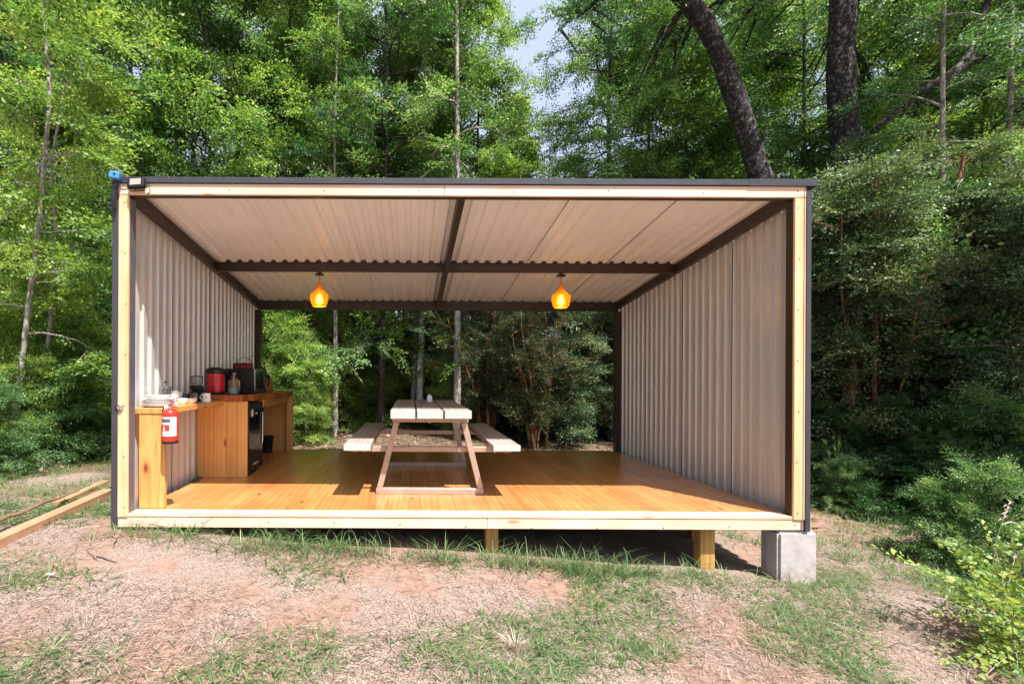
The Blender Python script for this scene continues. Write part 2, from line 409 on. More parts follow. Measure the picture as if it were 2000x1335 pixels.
# floor boards
b = MB(); x = -2.168; 
while x < 2.93:
    wd = .094; x1 = min(x + wd, 2.965); cuts = [.128, L + .02]
    if rnd.random() < .55: cuts.insert(1, rnd.uniform(.8, 2.8))
    dz = rnd.uniform(-.0008, 0)
    for a_, b_ in zip(cuts[:-1], cuts[1:]):
        b.box(x + .0006, x1 - .0006, a_ + .0006, b_ - .0006, -.022, dz, .0011)
    x += wd
b.build('floor', M['floor'], sh)
b = MB(); b.box(XL + .03, 3.0, .10, L, -.030, -.0235)
for yy in (.5, 1.15, 1.8, 2.5, 3.1): b.box(XL + .05, 2.98, yy, yy + .045, -.13, -.030)
b.build('joist_frame', M['dark'], sh)
b = MB(); 
for x0, x1 in ((-2.168, .55), (.552, 2.9295)): b.box(x0, x1, -.004, .126, -.022, .001, .003)
edge_b = b.build('edge_board', M['trim'], sh)
b = MB()
for x0, x1 in ((-2.235, .588), (.590, 3.012)): b.box(x0, x1, 0, .035, -.104, -.0265, .003)
fascia = b.build('front_fascia', M['pine'], sh)
# wood casing of the opening
b = MB(); b.box(-2.246, -2.168, -.010, .012, -.024, 2.44, .003); cas_l = b.build('door_casing', M['pine_z'], sh)
b = MB(); b.box(2.932, 3.016, -.010, .012, -.024, 2.44, .003); cas_r = b.build('door_casing', M['pine_z'], sh)
b = MB(); b.box(-2.246, .246, -.012, .012, 2.442, 2.525, .003); b.box(.248, 3.016, -.012, .012, 2.442, 2.525, .003); top_c = b.build('top_casing', M['pine'], sh)
# screws: one mesh each, copied
q = MB(); q.lathe([(0, 0), (.0055, 0), (.0044, .002), (0, .003)], n=10); screw0 = q.build('screw', M['screw'], None); used = [False]
def screw(par, x, y, z, front=True, s_=1.0):
    o = screw0 if not used[0] else link(screw0.copy()); used[0] = True
    o.parent = par; o.location = (x, y, z); o.rotation_euler = (R(90) if front else 0, 0, 0); o.scale = (s_, s_, s_)
for i, xx in enumerate(np.linspace(-2.12, 2.95, 8)): screw(top_c, xx, -.0122, 2.480 + .012 * math.sin(i * 3))
for i, zz in enumerate(np.linspace(.05, 2.38, 7)):
    screw(cas_l, -2.19 + .006 * math.sin(i * 5), -.0102, zz); screw(cas_r, 2.96 + .008 * math.sin(i * 4), -.0102, zz - .02)
for i, xx in enumerate(np.linspace(-2.1, 2.95, 11)): screw(fascia, xx, -.0002, -.08 + .02 * math.sin(i * 7))
for i, xx in enumerate(np.linspace(-2.12, 2.88, 12)): screw(edge_b, xx, .03 + .01 * math.sin(i * 5), .0012, False, .9)
# steel posts
def post(x0, x1, y0, y1, z1):
    q = MB(); q.box(x0, x1, y0, y1, -.023 if y0 < 1 else -.04, z1, .004); return q.build('post', M['steel'] if not (x0 < 0 and y0 < 1) else M['steel_sunlit_l'], sh)
M['steel_sunlit_l'] = simple('sunlit_tone_steel', (.10, .10, .125), .4, 0, .15, 14)  # left front post: greyish tone of sunlit steel put into its colour
post(XL + .004, -2.170, .013, .100, zb(.1) - .002); post(2.934, XR - .004, .013, .088, zb(.1) - .002)
post(XL + .004, -2.165, 3.25, 3.35, 2.0); post(2.930, XR - .004, 3.25, 3.35, 2.0)
# beams (rectangular tubes)
def rafter(x0, x1, name):
    q = MB(); P = []
    for y in (.015, 3.345):
        P += [(x0, y, zb(y)), (x1, y, zb(y)), (x1, y, zb(y) + .1), (x0, y, zb(y) + .1)]
    q.add(P, [(0, 1, 2, 3), (7, 6, 5, 4), (0, 4, 5, 1), (1, 5, 6, 2), (2, 6, 7, 3), (3, 7, 4, 0)]); return q.build(name, M['steel'], sh)
rafter(XL + .004, XL + .056, 'rafter'); rafter(XR - .056, XR - .004, 'rafter'); rafter(.362, .414, 'rafter')
def beam(y0, z0, h=.1, d=.05, name='crossbeam', xs=None):
    q = MB(); 
    for a_, b_ in xs: q.box(a_, b_, y0, y0 + d, z0, z0 + h, .003)
    return q.build(name, M['steel'], sh)
XS = ((XL + .057, .361), (.415, XR - .057))
beam(.0135, zb(.05) + .004, .094, .05, 'crossbeam', XS)
beam(1.73, zb(1.76) + .003, .094, .05, 'crossbeam', XS)
beam(3.285, 2.012, .126, .045, 'crossbeam', ((XL + .057, 2.93),))
# corrugated sheets
PITCH = .1235; RH = .021
def ribs(n, pitch=PITCH, start=0, fr=(.42, .56, .84, .98), RH=.027):
    pr = []
    for i in range(n):
        u = start + i * pitch
        pr += [(u, 0), (u + pitch * fr[0], 0), (u + pitch * fr[1], RH), (u + pitch * fr[2], RH), (u + pitch * fr[3], 0)]
    pr.append((start + n * pitch, 0)); return pr
def clipprof(pr, umax): 
    out = [p for p in pr if p[0] <= umax]; out.append((umax, out[-1][1])); return out
def sheet(name, prof, pa, pb, parent, inner='cream'):
    """inner cream face and outer charcoal face 2 mm apart"""
    q = MB(); q.extrude_profile(prof, lambda u, w: pa(u, w), lambda u, w: pb(u, w))
    q.cur = 1; q.extrude_profile(prof, lambda u, w: pa(u, w + .002), lambda u, w: pb(u, w + .002))
    # rims close the two faces
    k = len(prof)
    for e in (0, k - 1):
        u, w_ = prof[e]; q.add([pa(u, w_), pb(u, w_), pb(u, w_ + .002), pa(u, w_ + .002)], [(0, 1, 2, 3)])
    return q.build(name, [M[inner], M['charcoal']], parent, fixn=False)
SW = .842
for side, xw in ((-1, XL), (1, XR)):
    for i in range(4):
        y0 = -.028 + i * SW; off = .0025 * (i % 2)
        pr = ribs(7, SW / 7, 0, (.40, .50, .86, .96), .034)
        if i < 3: pr.append((SW + .02, 0))
        f0 = lambda u, w, s=side, x_=xw, y_=y0, o_=off: (x_ + s * (w + o_), y_ + u + .012, -.104)
        f1 = lambda u, w, s=side, x_=xw, y_=y0, o_=off: (x_ + s * (w + o_), y_ + u + .012, zr(y_ + u) - .004)
        sheet('wall_panel', pr, f0, f1, sh)
RW = (XR + .03 - XL + .03) / 6
for i in range(6):
    x0 = XL - .03 + i * RW; pr = ribs(7, RW / 7, 0); off = .0025 * (i % 2)
    if i < 5: pr.append((RW + .02, 0))
    sheet('roof_panel', pr, lambda u, w, x_=x0, o_=off: (x_ + u, -.004, zr(-.004) + w + o_), lambda u, w, x_=x0, o_=off: (x_ + u, 3.35, zr(3.35) + w + o_), sh, 'roof_cream')
# dark wall seams: lap edge strips
for side, xw in ((-1, XL), (1, XR)):
    for i in range(1, 4):
        b = MB(); y0 = -.016 + i * SW; b.box(xw - side * .002, xw - side * .0005, y0 - .005, y0 + .005, -.02, zb(y0) - .01)
        b.build('seam_strip', M['dark'], sh)
for i in range(1, 6):
    if i < 4: continue
    x0 = XL - .03 + i * RW + .02; b = MB(); b.add([(x0 - .003, .07, zr(.07) - .0035), (x0 + .003, .07, zr(.07) - .0035), (x0 + .003, 3.28, zr(3.28) - .0035), (x0 - .003, 3.28, zr(3.28) - .0035), (x0 - .003, .07, zr(.07) - .001), (x0 + .003, .07, zr(.07) - .001), (x0 + .003, 3.28, zr(3.28) - .001), (x0 - .003, 3.28, zr(3.28) - .001)], [(0, 1, 2, 3), (4, 5, 6, 7), (0, 1, 5, 4), (2, 3, 7, 6), (1, 2, 6, 5), (0, 3, 7, 4)])
    b.build('seam_strip', M['dark'], sh)
# added dark fill painting the shade in the ribs above the middle beam
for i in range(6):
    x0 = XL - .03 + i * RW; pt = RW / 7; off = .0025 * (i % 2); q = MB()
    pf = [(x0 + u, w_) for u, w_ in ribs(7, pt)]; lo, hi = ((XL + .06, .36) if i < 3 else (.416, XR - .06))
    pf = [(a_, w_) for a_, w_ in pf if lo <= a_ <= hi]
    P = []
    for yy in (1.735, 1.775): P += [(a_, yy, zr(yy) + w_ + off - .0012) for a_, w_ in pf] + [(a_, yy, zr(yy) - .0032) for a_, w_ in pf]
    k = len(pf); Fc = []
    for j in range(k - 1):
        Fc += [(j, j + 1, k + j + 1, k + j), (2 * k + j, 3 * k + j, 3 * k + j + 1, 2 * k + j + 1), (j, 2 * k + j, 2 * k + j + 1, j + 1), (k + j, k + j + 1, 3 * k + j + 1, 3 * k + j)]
    q.add(P, Fc); q.build('rib_shade_fill', M['steel'], sh)
# flashings
b = MB(); b.box(-2.292, .234, -.026, .05, 2.527, 2.572, .002); b.box(.230, 2.58, -.027, .05, 2.5275, 2.573, .002); b.box(2.565, 3.092, -.029, .052, 2.524, 2.576, .002)
b.build('roof_flashing', M['flash'], sh)
b = MB(); b.box(-2.290, -2.248, -.014, .006, -.112, 2.525, .002); b.box(-2.290, -2.287, .006, .12, -.112, 2.50)
b.build('corner_flashing', M['flash'], sh)
b = MB(); b.box(3.018, 3.056, -.014, .006, -.112, 2.50, .002); b.box(3.053, 3.056, .006, .12, -.112, 2.5)
b.build('corner_flashing', M['flash'], sh)
b = MB(); b.box(XL - .06, XR + .06, 3.40, 3.46, zr(3.43) - .03, zr(3.43) - .004)
# foundation posts
for i, (px, d, yb, wdt) in enumerate(((.593, 3.87, 0, .10), (2.285, 3.87, 0, .115), (-.86, 4.6, 0, .10), (1.93, 4.9, 0, .10), (2.70, 4.72, 0, .10), (.62, 5.6, 0, .1), (-.9, 6.6, 0, .1), (2.3, 6.6, 0, .1), (-2.1, 6.8, 0, .1), (-1.9, 4.3, 0, .09))):
    y0 = d - CAM_D; q = MB(); zg = float(gz(px + .05, y0 + .05)) - .12
    q.box(px, px + wdt, y0, y0 + .10, zg, -.0315 if i > 1 else -.0315, .004); q.build('foundation_post', M['post_wood'], sh)
ft = MB(); z0 = float(gz(3.0, 0)) - .15
bm = bmesh.new(); bmesh.ops.create_cube(bm, size=1)
for v in bm.verts: v.co = Vector((2.97 + v.co.x * .302, .095 + v.co.y * .205, (z0 + -.116) / 2 + v.co.z * (-.116 - z0)))
bmesh.ops.bevel(bm, geom=bm.edges[:], offset=.018, segments=4, affect='EDGES')
me = bpy.data.meshes.new('concrete_footing'); bm.to_mesh(me); bm.free(); me.materials.append(M['concrete'])
o = link(bpy.data.objects.new('concrete_footing', me)); o.parent = sh

# ------------------------------------------------------------------ pendant lamps
def pendant(x, label):
    y = 1.755; t = thing('pendant_lamp', label, 'lamp', (x, y, zb(1.76)), 0, 'amber pendant lamps under the crossbeam')
    q = MB(); q.lathe([(0, .002), (.022, 0), (.024, -.012), (.05, -.024), (.052, -.034), (.046, -.038), (0, -.036)], n=28); q.build('canopy', M['black_pl'], t)
    q = MB(); q.tube([(0, 0, -.03), (0, 0, -.105)], .0028, 8); q.build('cord', M['black_pl'], t)
    q = MB(); prof = [(.006, -.092), (.010, -.097), (.014, -.11), (.020, -.14), (.029, -.17), (.042, -.197), (.060, -.219), (.080, -.235), (.0985, -.245), (.1035, -.250), (.104, -.256), (.1025, -.285), (.099, -.315), (.092, -.345), (.083, -.370), (.074, -.388)]
    q.lathe(prof + [(r - .0025, z) for r, z in prof[::-1][:-1]], n=48); q.build('lamp_shade', M['amber_shade'], t)
    q = MB(); q.lathe([(0, -.36), (.014, -.357), (.026, -.34), (.030, -.32), (.026, -.30), (.016, -.275), (.012, -.255), (0, -.25)], n=24); q.build('bulb', M['bulb'], t)
    return t
pendant(-1.035, 'lit amber pendant lamp on a black cord, above the table side near the kitchen counter')
pendant(1.68, 'lit amber pendant lamp on a black cord, nearer the right corrugated wall')

# ------------------------------------------------------------------ picnic table
T = thing('picnic_table', 'long picnic table with attached benches on brown steel A frames and mint tinted plank ends', 'picnic table', (.175, .43, 0))
tl = 2.0
def plank(x0, x1, z0, z1, mats=('table_wood', 'mint'), y0=0, y1=tl):
    q = MB(); q.box(x0, x1, y0 + .006, y1, z0, z1, .004); q.cur = 1; q.box(x0 + .002, x1 - .002, y0, y0 + .008, z0 + .002, z1 - .002, .003)
    return q
for i, (a_, b_) in enumerate(((-.352, -.138), (-.124, .100), (.114, .345))):
    plank(a_, b_, .697 + .001 * i, .770).build('tabletop_plank', [M['table_wood'], M['mint']], T)
plank(-.752, -.52, .423, .476).build('bench_seat', [M['table_wood'], M['mint']], T)
plank(.53, .765, .423, .476).build('bench_seat', [M['table_wood'], M['mint']], T)
for yy in (.26, 1.62):
    q = MB(); s_ = .05
    q.box(-.487, .482, yy - .03, yy + .03, .0, .052, .003)                      # foot rail
    for sx in (-1, 1):
        q.bar((sx * .455, yy, .052), (sx * .305, yy, .648), .05, .058, .002, up=(0, 1, 0))
    q.box(-.345, .345, yy - .024, yy + .024, .649, .695, .002)
    q.box(-.74, .75, yy + .031, yy + .075, .374, .421, .002)                      # bench carrier
    q.build('steel_frame', M['table_steel'] if 'table_steel' in M else M.setdefault('table_steel', simple('mauve_brown_steel', (.40, .30, .235), .35, .2, .12, 15)), T)
for yy in (.26, 1.62):
    for bx in (-.69, -.60, .60, .70, -.28, 0, .28):
        bz = .421 - .047 if abs(bx) > .5 else .651
        q = MB(); q.lathe([(0, -.012), (.008, -.012), (.008, -.0005), (0, 0)], n=8); q.build('bolt', M['table_steel'], T, (bx, yy + (.053 if abs(bx) > .5 else 0), bz))
q = MB(); q.box(-.02, .02, .3, 1.6, .655, .69, .002); q.build('stretcher', M['table_steel'], T)
o = thing('salt_shaker', 'small white shaker standing at the far end of the picnic table', 'shaker', (.215, 1.95, .770))
q = MB(); q.lathe([(0, 0), (.032, 0), (.034, .01), (.032, .05), (.026, .068), (.012, .078), (0, .08)], n=20); q.build('shaker_body', M['white_cer'], o)
q = MB(); q.lathe([(0, .0805), (.012, .0803), (.012, .086), (.006, .090), (0, .091)], n=14); q.build('cap', M['chrome'], o)

# ------------------------------------------------------------------ serving shelf and kitchen counter
S = thing('serving_shelf', 'thick oiled pine shelf on a wide knotty slab leg beside the left post', 'shelf', (0, 0, 0))
b = MB(); b.box(-2.232, -1.955, .13, .98, .752, .800, .004); b.box(-2.232, -1.953, .982, 1.352, .7515, .8005, .004); b.build('shelf_top', M['orange_y'], S)
m = NB('knotty_slab'); c = m.coords()
g = m.noise(m.mapping(c, (14, 14, 1.3)), 1.2, 6, .6, 1.2); g2 = m.noise(m.mapping(c, (5, 5, 2.5)), 1.0, 3)
base = m.ramp(g, [(.3, (.50, .21, .055)), (.6, (.68, .36, .11))])
dd = m.n('VectorMath', operation='DISTANCE'); m.l(m.mapping(c, (1, .3, .45)), dd.inputs[0]); dd.inputs[1].default_value = (-2.105, .04, .145)
kn = m.math('ADD', dd.outputs['Value'], m.math('MULTIPLY', m.math('SUBTRACT', g2, .5), .05))
base = m.mix(m.ramp(kn, [(.012, (1, 1, 1)), (.035, (.15,) * 3), (.06, (0, 0, 0))]), base, (.20, .05, .015))
m.set(Base_Color=base, Roughness=.42); m.bump(g, .3, .003)
b = MB(); b.box(-2.163, -1.957, .135, .180, .001, .750, .006); b.build('slab_leg', m.mat, S)
K = thing('kitchen_counter', 'boxed pine kitchen counter with a reddish live edge top against the left wall', 'counter', (0, 0, 0))
b = MB(); xx = -2.228
for wd_ in (.065, .105, .13, .12, .103):
    b.box(xx, xx + wd_ - .002, 1.357, 1.380, .001, .790, .002); xx += wd_
b.build('end_panel', M['orange_z'], K)
b = MB(); xx = -2.228
for wd_ in (.11, .12, .10, .12, .06): b.box(xx, xx + wd_ - .002, 3.20, 3.222, .001, .788, .002); xx += wd_
b.box(-1.745, -1.668, 3.12, 3.199, .001, .788, .003); b.build('end_panel', M['orange_z'], K)
# live edge slab
q = MB(); ys = np.linspace(1.345, 3.26, 30); up = []; dn = []
for i, yv in enumerate(ys):
    e = -1.690 + .035 * math.sin(yv * 3.1) + .012 * math.sin(yv * 9) + .02 * (yv - 1.3) - (.03 if i < 3 else 0)
    up.append((e, yv)); dn.append((e + .012 + .01 * math.sin(yv * 13), yv))
n_ = len(ys); P = [(x_, y_, .856) for x_, y_ in up] + [(x_, y_, .792) for x_, y_ in dn] + [(-2.230, y_, .856) for _, y_ in up] + [(-2.230, y_, .792) for _, y_ in dn]
Fc = []
for i in range(n_ - 1):
    Fc += [(i, i + 1, 2 * n_ + i + 1, 2 * n_ + i), (n_ + i, n_ + i + 1, i + 1, i), (3 * n_ + i, 3 * n_ + i + 1, n_ + i + 1, n_ + i), (2 * n_ + i, 2 * n_ + i + 1, 3 * n_ + i + 1, 3 * n_ + i)]
Fc += [(0, n_, 3 * n_, 2 * n_), (n_ - 1, 2 * n_ - 1, 4 * n_ - 1, 3 * n_ - 1)]
q.add(P, Fc); q.build('countertop', M['slab'], K)
b = MB(); b.box(-1.745, -1.70, 1.92, 3.119, .70, .790, .003); b.build('apron_rail', M['orange_y'], K)
b = MB(); b.box(-2.22, -2.0, 1.94, 3.199, .70, .72)
b = MB()
b.tube([(-1.95, 2.25, .79), (-1.95, 2.25, .66), (-1.93, 2.27, .58), (-1.90, 2.33, .55), (-1.88, 2.42, .57), (-1.88, 2.45, .66), (-1.92, 2.47, .70), (-2.2, 2.5, .70)], .02, 12)
b.tube([(-1.86, 2.15, .785), (-1.84, 2.18, .70), (-1.86, 2.3, .62), (-1.9, 2.5, .64), (-2.0, 2.6, .75)], .009, 8)
b.build('sink_pipe', M['black_pl'], K)

# ------------------------------------------------------------------ mini fridge (door faces the room)
Fz = thing('mini_fridge', 'small glossy black fridge under the counter with a round sticker on its door', 'fridge', (-1.96, 1.64, .001))
b = MB(); b.box(-.235, .222, -.235, .235, .02, .77, .008); b.box(-.21, .2, -.21, .21, 0, .02); b.build('fridge_body', M['black_pl'], Fz)
b = MB(); b.box(.226, .258, -.236, .236, .03, .768, .010); Fd = b.build('door', M['black_gl'], Fz)
b = MB(); b.tube([(.2645, .2, .30), (.268, .2, .33), (.268, .2, .62), (.2645, .2, .65)], .007, 8); b.build('door_handle', M['chrome'], Fd)
b = MB(); b.cur = 0
Ms = Matrix.Translation((.2585, -.14, .66)) @ Matrix.Rotation(R(90), 4, 'Y')
b.lathe([(0, .002), (.042, .002), (.042, 0)], n=32, M=Ms); b.cur = 1
for r0, r1 in ((.034, .037), (.012, .02)): b.lathe([(r0, .0026), (r1, .0026)], n=32, M=Ms)
for k in range(3):
    a_ = k * 2 * PI / 3; b.lathe([(0, .0026), (.007, .0026)], n=12, M=Ms @ Matrix.Translation((.027 * math.cos(a_), .027 * math.sin(a_), 0)))
b.build('round_sticker', [M['white_label'], M['yellow_p']], Fd)
b = MB(); b.box(.2584, .2592, -.03, .04, .64, .655); b.build('badge', M['white_label'], Fd)
b = MB(); b.box(.2584, .2588, -.102, .078, .098, .1005, 0)
for i in range(11): b.box(.2584, .2592, -.10 + i * .016, -.10 + i * .016 + .010, .10 + .003 * (i % 2), .116)
b.build('lettering', M['white_label'], Fd)

# ------------------------------------------------------------------ things on the counter
def plate(i, r=.128):
    t = MB(); t.lathe([(0, .006), (r * .58, .006), (r * .66, .009), (r, .020), (r + .001, .023), (r * .64, .0125), (r * .57, .010), (0, .0098)], n=48)
    return t
pl = None
words = ['lowest', 'second', 'third', 'fourth', 'fifth', 'sixth', 'seventh', 'topmost']
ptray = MB(); ptray.lathe([(0, 0), (.10, 0), (.125, .012), (.14, .016), (.141, .020), (.124, .017), (.098, .006), (0, .006)], n=48)
o = ptray.build('serving_platter', M['white_cer'], None, (-2.088, .300, .8005)); tag(o, 'wide white platter lying under the plate stack on the shelf', 'platter')
for i in range(8):
    q = plate(i)
    if i == 0: pl = o = q.build('dinner_plate', M['white_cer'])
    else: o = link(pl.copy())
    rr_ = [1, 1, 1, .97, 1, .8, .8, .78][i]
    o.scale = (rr_, rr_, 1)
    o.location = (-2.090 + .004 * math.sin(i * 2.3), .300 + .004 * math.cos(i * 1.7), .8065 + i * .0095); o.rotation_euler = (0, 0, i)
    tag(o, f'white dinner plate, {words[i]} in the stack at the shelf front' if i not in (0, 7) else f'white dinner plate, {words[i]} of the stack at the shelf front', 'plate', 'white plates stacked on the serving shelf')
def french_press():
    t = thing('french_press', 'glass and steel french press behind the plate stack', 'coffee press', (-2.165, .56, .8005))
    q = MB(); q.lathe([(0, .004), (.043, .004), (.045, .01), (.045, .158), (.043, .158), (.043, .012), (0, .008)], n=32); q.build('beaker', M['glass'], t)
    q = MB()
    for k in range(4):
        a_ = k * PI / 2 + .5; q.tube([(.047 * math.cos(a_), .047 * math.sin(a_), 0), (.047 * math.cos(a_), .047 * math.sin(a_), .15)], .0035, 6)
    for zz in (.004, .075, .146): q.lathe([(.0458, zz), (.0495, zz), (.0495, zz + .006), (.0458, zz + .006)], n=32)
    q.build('steel_cage', M['chrome'], t)
    q = MB(); q.lathe([(0, .172), (.028, .170), (.050, .163), (.051, .159), (0, .159)], n=32); q.build('lid', M['chrome'], t)
    q = MB(); q.tube([(0, 0, .012), (0, 0, .195)], .002, 6); q.lathe([(0, .192), (.009, .194), (.011, .201), (.008, .209), (0, .211)], n=16); q.lathe([(0, .03), (.040, .03), (.040, .034), (0, .034)], n=24); q.build('plunger', M['black_pl'], t)
french_press()
def cup(name, label, loc, r, h, mat, cat, rot=(0, 0, 0), handle=0.0, foot=.6, group=None, extra=None):
    t = thing(name, label, cat, loc, rot[2], group); t.rotation_euler = rot
    q = MB(); th = .0035
    pr = [(0, 0), (r * foot, 0), (r * (foot + .18), h * .2), (r * .96, h * .6), (r, h), (r - th, h), (r * .96 - th, h * .6), (r * (foot + .16) - th, h * .24), (r * foot * .8, .007), (0, .007)]
    q.lathe(pr, n=36); q.build('bowl' if not handle else 'cup_body', mat, t)
    if handle:
        q = MB(); hh_ = h; pts = []
        for k in range(9):
            a_ = -PI / 2 + k * PI / 8; pts.append((r * .93 + handle * math.cos(a_), 0, h * .55 + h * .28 * math.sin(a_)))
        q.tube(pts, .0042, 8); q.build('handle', mat, t)
    return t
cup('teacup', 'white teacup upside down, under another upturned cup', (-2.150, .71, .8615), .040, .060, M['white_cer'], 'cup', (PI, 0, .4), .018, group='upturned white teacups')
cup('teacup', 'white teacup upside down, balanced on top of another cup', (-2.148, .708, .9215), .040, .060, M['white_cer'], 'cup', (PI, 0, .2), .018, group='upturned white teacups')
cup('small_bowl', 'white bowl behind the fire extinguisher handle', (-2.035, .60, .8005), .050, .055, M['white_cer'], 'bowl', (0, 0, 0), 0, .55, 'small bowls on the shelf')
cup('small_bowl', 'cream bowl between the white bowl and the printed mug', (-2.018, .745, .8005), .048, .05, M['pink_cer'], 'bowl', (0, 0, 0), 0, .6, 'small bowls on the shelf')
mg = cup('mug', 'white mug printed with a yellow flower, at the right end of the shelf', (-1.995, 1.02, .8005), .040, .088, M['white_cer'], 'mug', (0, 0, PI), .024, .92)
q = MB(); 
def patch(q, r, a0, a1, z0, z1, n=8):
    P = []; 
    for i in range(n + 1):
        a_ = a0 + (a1 - a0) * i / n; P += [(r * math.cos(a_), r * math.sin(a_), z0), (r * math.cos(a_), r * math.sin(a_), z1)]
    return q.add(P, [(2 * i, 2 * i + 2, 2 * i + 3, 2 * i + 1) for i in range(n)], True)
for k in range(6):      # petals (mug is turned by 180 deg, so its front is local +y)
    a_ = k * PI / 3; ca = R(112) + .20 * math.cos(a_); cz = .05 + .0085 * math.sin(a_); patch(q, .0408, ca - .09, ca + .09, cz - .004, cz + .004, 3)
q.cur = 1; patch(q, .0412, R(112) - .09, R(112) + .09, .0465, .0535, 3)
q.build('flower_print', [M['yellow_p'], M['orange_y']], mg)
gl = None
for i, (x_, y_, lb) in enumerate(((-2.165, .84, 'clear tumbler nearest the wall, behind the upturned cups'), (-2.105, .85, 'clear tumbler behind the cream bowl'), (-2.075, .945, 'clear tumbler beside the printed mug'), (-2.15, .955, 'clear tumbler in front of the coffee grinder'))):
    if gl is None:
        q = MB(); q.lathe([(0, 0), (.027, 0), (.034, .095), (.0318, .095), (.0255, .007), (0, .007)], n=28); gl = o = q.build('drinking_glass', M['glass'])
    else: o = link(gl.copy())
    o.location = (x_, y_, .8008); tag(o, lb, 'glass', 'clear drinking glasses on the shelf')
# coffee grinder
t = thing('coffee_grinder', 'black coffee grinder with a clear hopper, between the glasses and the red water boiler', 'coffee grinder', (-2.150, 1.16, .8010))
q = MB(); q.box(-.062, .062, -.065, .065, 0, .014, .004); q.box(-.052, .052, .0, .062, .014, .125, .004); q.lathe([(0, .126), (.062, .126), (.066, .135), (.066, .150), (.045, .162), (0, .162)], n=32); q.build('grinder_body', M['black_pl'], t)
q = MB(); q.lathe([(.036, .163), (.058, .185), (.058, .245), (.055, .245), (.055, .187), (.034, .165)], n=32); q.build('hopper', M['glass'], t)
q = MB(); q.lathe([(0, .2455), (.062, .2455), (.063, .254), (.02, .258), (0, .262)], n=32); q.build('lid', M['black_pl'], t)
q = MB(); q.lathe([(0, .0145), (.030, .0145), (.030, .075), (.034, .088), (0, .088)], cy=-.035, n=24); q.build('grounds_cup', M['chrome'], t)
# red thermo pot
t = thing('hot_water_dispenser', 'tall red hot water pot with a black lid and spout on the counter', 'thermo pot', (-2.118, 1.56, .8565), R(35))
q = MB(); q.lathe([(0, .03), (.090, .03), (.093, .05), (.094, .14), (.092, .225), (0, .225)], n=40); q.build('pot_body', M['red_pl'], t)
q = MB(); q.lathe([(0, 0), (.088, 0), (.092, .006), (.092, .029), (0, .029)], n=40); q.build('base', M['black_pl'], t)
q = MB(); 
P = []
for i in range(40):
    a_ = 2 * PI * i / 40; ext = 1 + .28 * max(0, math.cos(a_)) ** 3
    for r_, z_ in ((0.0001, .226), (.094, .226), (.102, .24), (.098, .268), (.078, .287), (.04, .295), (0.0001, .297)):
        P.append((r_ * ext * math.cos(a_), r_ * math.sin(a_), z_ - .012 * max(0, math.cos(a_)) * (r_ / .1)))
q.add(P, [(i * 7 + k, ((i + 1) % 40) * 7 + k, ((i + 1) % 40) * 7 + k + 1, i * 7 + k + 1) for i in range(40) for k in range(6)], True); q.build('lid', M['black_pl'], t)
q = MB(); q.tube([(.095, -.04, .232), (.118, -.015, .228), (.122, .015, .228), (.10, .045, .232)], .004, 6); q.build('chrome_trim', M['chrome'], t)
# cutting board leaning
m_ = wood('board_wood', (.62, .36, .16), (.45, .22, .09), (.3, .1, .04), 'z', .5, 0, .1, .2)
q = MB(); 
out = []
for k in range(40):
    a_ = 2 * PI * k / 40; rx = .065 if abs(math.sin(a_)) < 2 else 0; out.append((.06 * max(-1, min(1, 1.25 * math.cos(a_))), .085 + .085 * max(-1, min(1, 1.15 * math.sin(a_)))))
out = [(.06, 0), (.064, .02), (.064, .13), (.055, .15), (.03, .165), (.018, .18), (.016, .215), (.02, .228), (.012, .24), (-.012, .24), (-.02, .228), (-.016, .215), (-.018, .18), (-.03, .165), (-.055, .15), (-.064, .13), (-.064, .02), (-.06, 0)]
P = [(u, 0, v) for u, v in out] + [(u, .016, v) for u, v in out]; nn = len(out)
q.add(P, [tuple(range(nn)), tuple(range(nn, 2 * nn))[::-1]] + [(i, (i + 1) % nn, nn + (i + 1) % nn, nn + i) for i in range(nn)])
o = q.build('cutting_board', m_, None, (-2.010, 1.81, .858), (R(-5), 0, R(12))); tag(o, 'light wooden cutting board standing upright between red pot and microwave', 'cutting board')
# water bottle
t = thing('water_carafe', 'clear glass carafe half filled with bluish water', 'carafe', (-1.915, 1.53, .8565))
q = MB(); q.lathe([(0, .002), (.050, .002), (.056, .012), (.056, .085), (.044, .125), (.026, .160), (.024, .195), (.030, .212), (.0275, .212), (.0215, .195), (.0235, .158), (.042, .123), (.053, .084), (.053, .014), (0, .008)], n=36); q.build('glass_body', M['glass'], t)
mw = NB('blue_water'); mw.set(Base_Color=(.55, .80, .85), Roughness=.05, Transmission_Weight=.6, IOR=1.33)
q = MB(); q.lathe([(0, .010), (.051, .015), (.0515, .078), (0, .079)], n=36); q.build('water', mw.mat, t)
# hot plate
t = thing('electric_hotplate', 'flat black hotplate in front of the microwave', 'hotplate', (-1.87, 1.74, .8567))
q = MB(); q.box(-.11, .11, -.09, .09, .006, .032, .006); q.build('hotplate_body', M['black_gl'], t)
q = MB(); q.lathe([(0, .0325), (.07, .0325), (.072, .040), (.05, .043), (0, .043)], n=32); q.build('burner', M['black_pl'], t)
for sx in (-1, 1):
    for sy in (-1, 1): q = MB(); q.lathe([(0, 0), (.01, 0), (.01, .0055), (0, .0055)], cx=sx * .09, cy=sy * .07, n=10); q.build('foot', M['black_pl'], t)
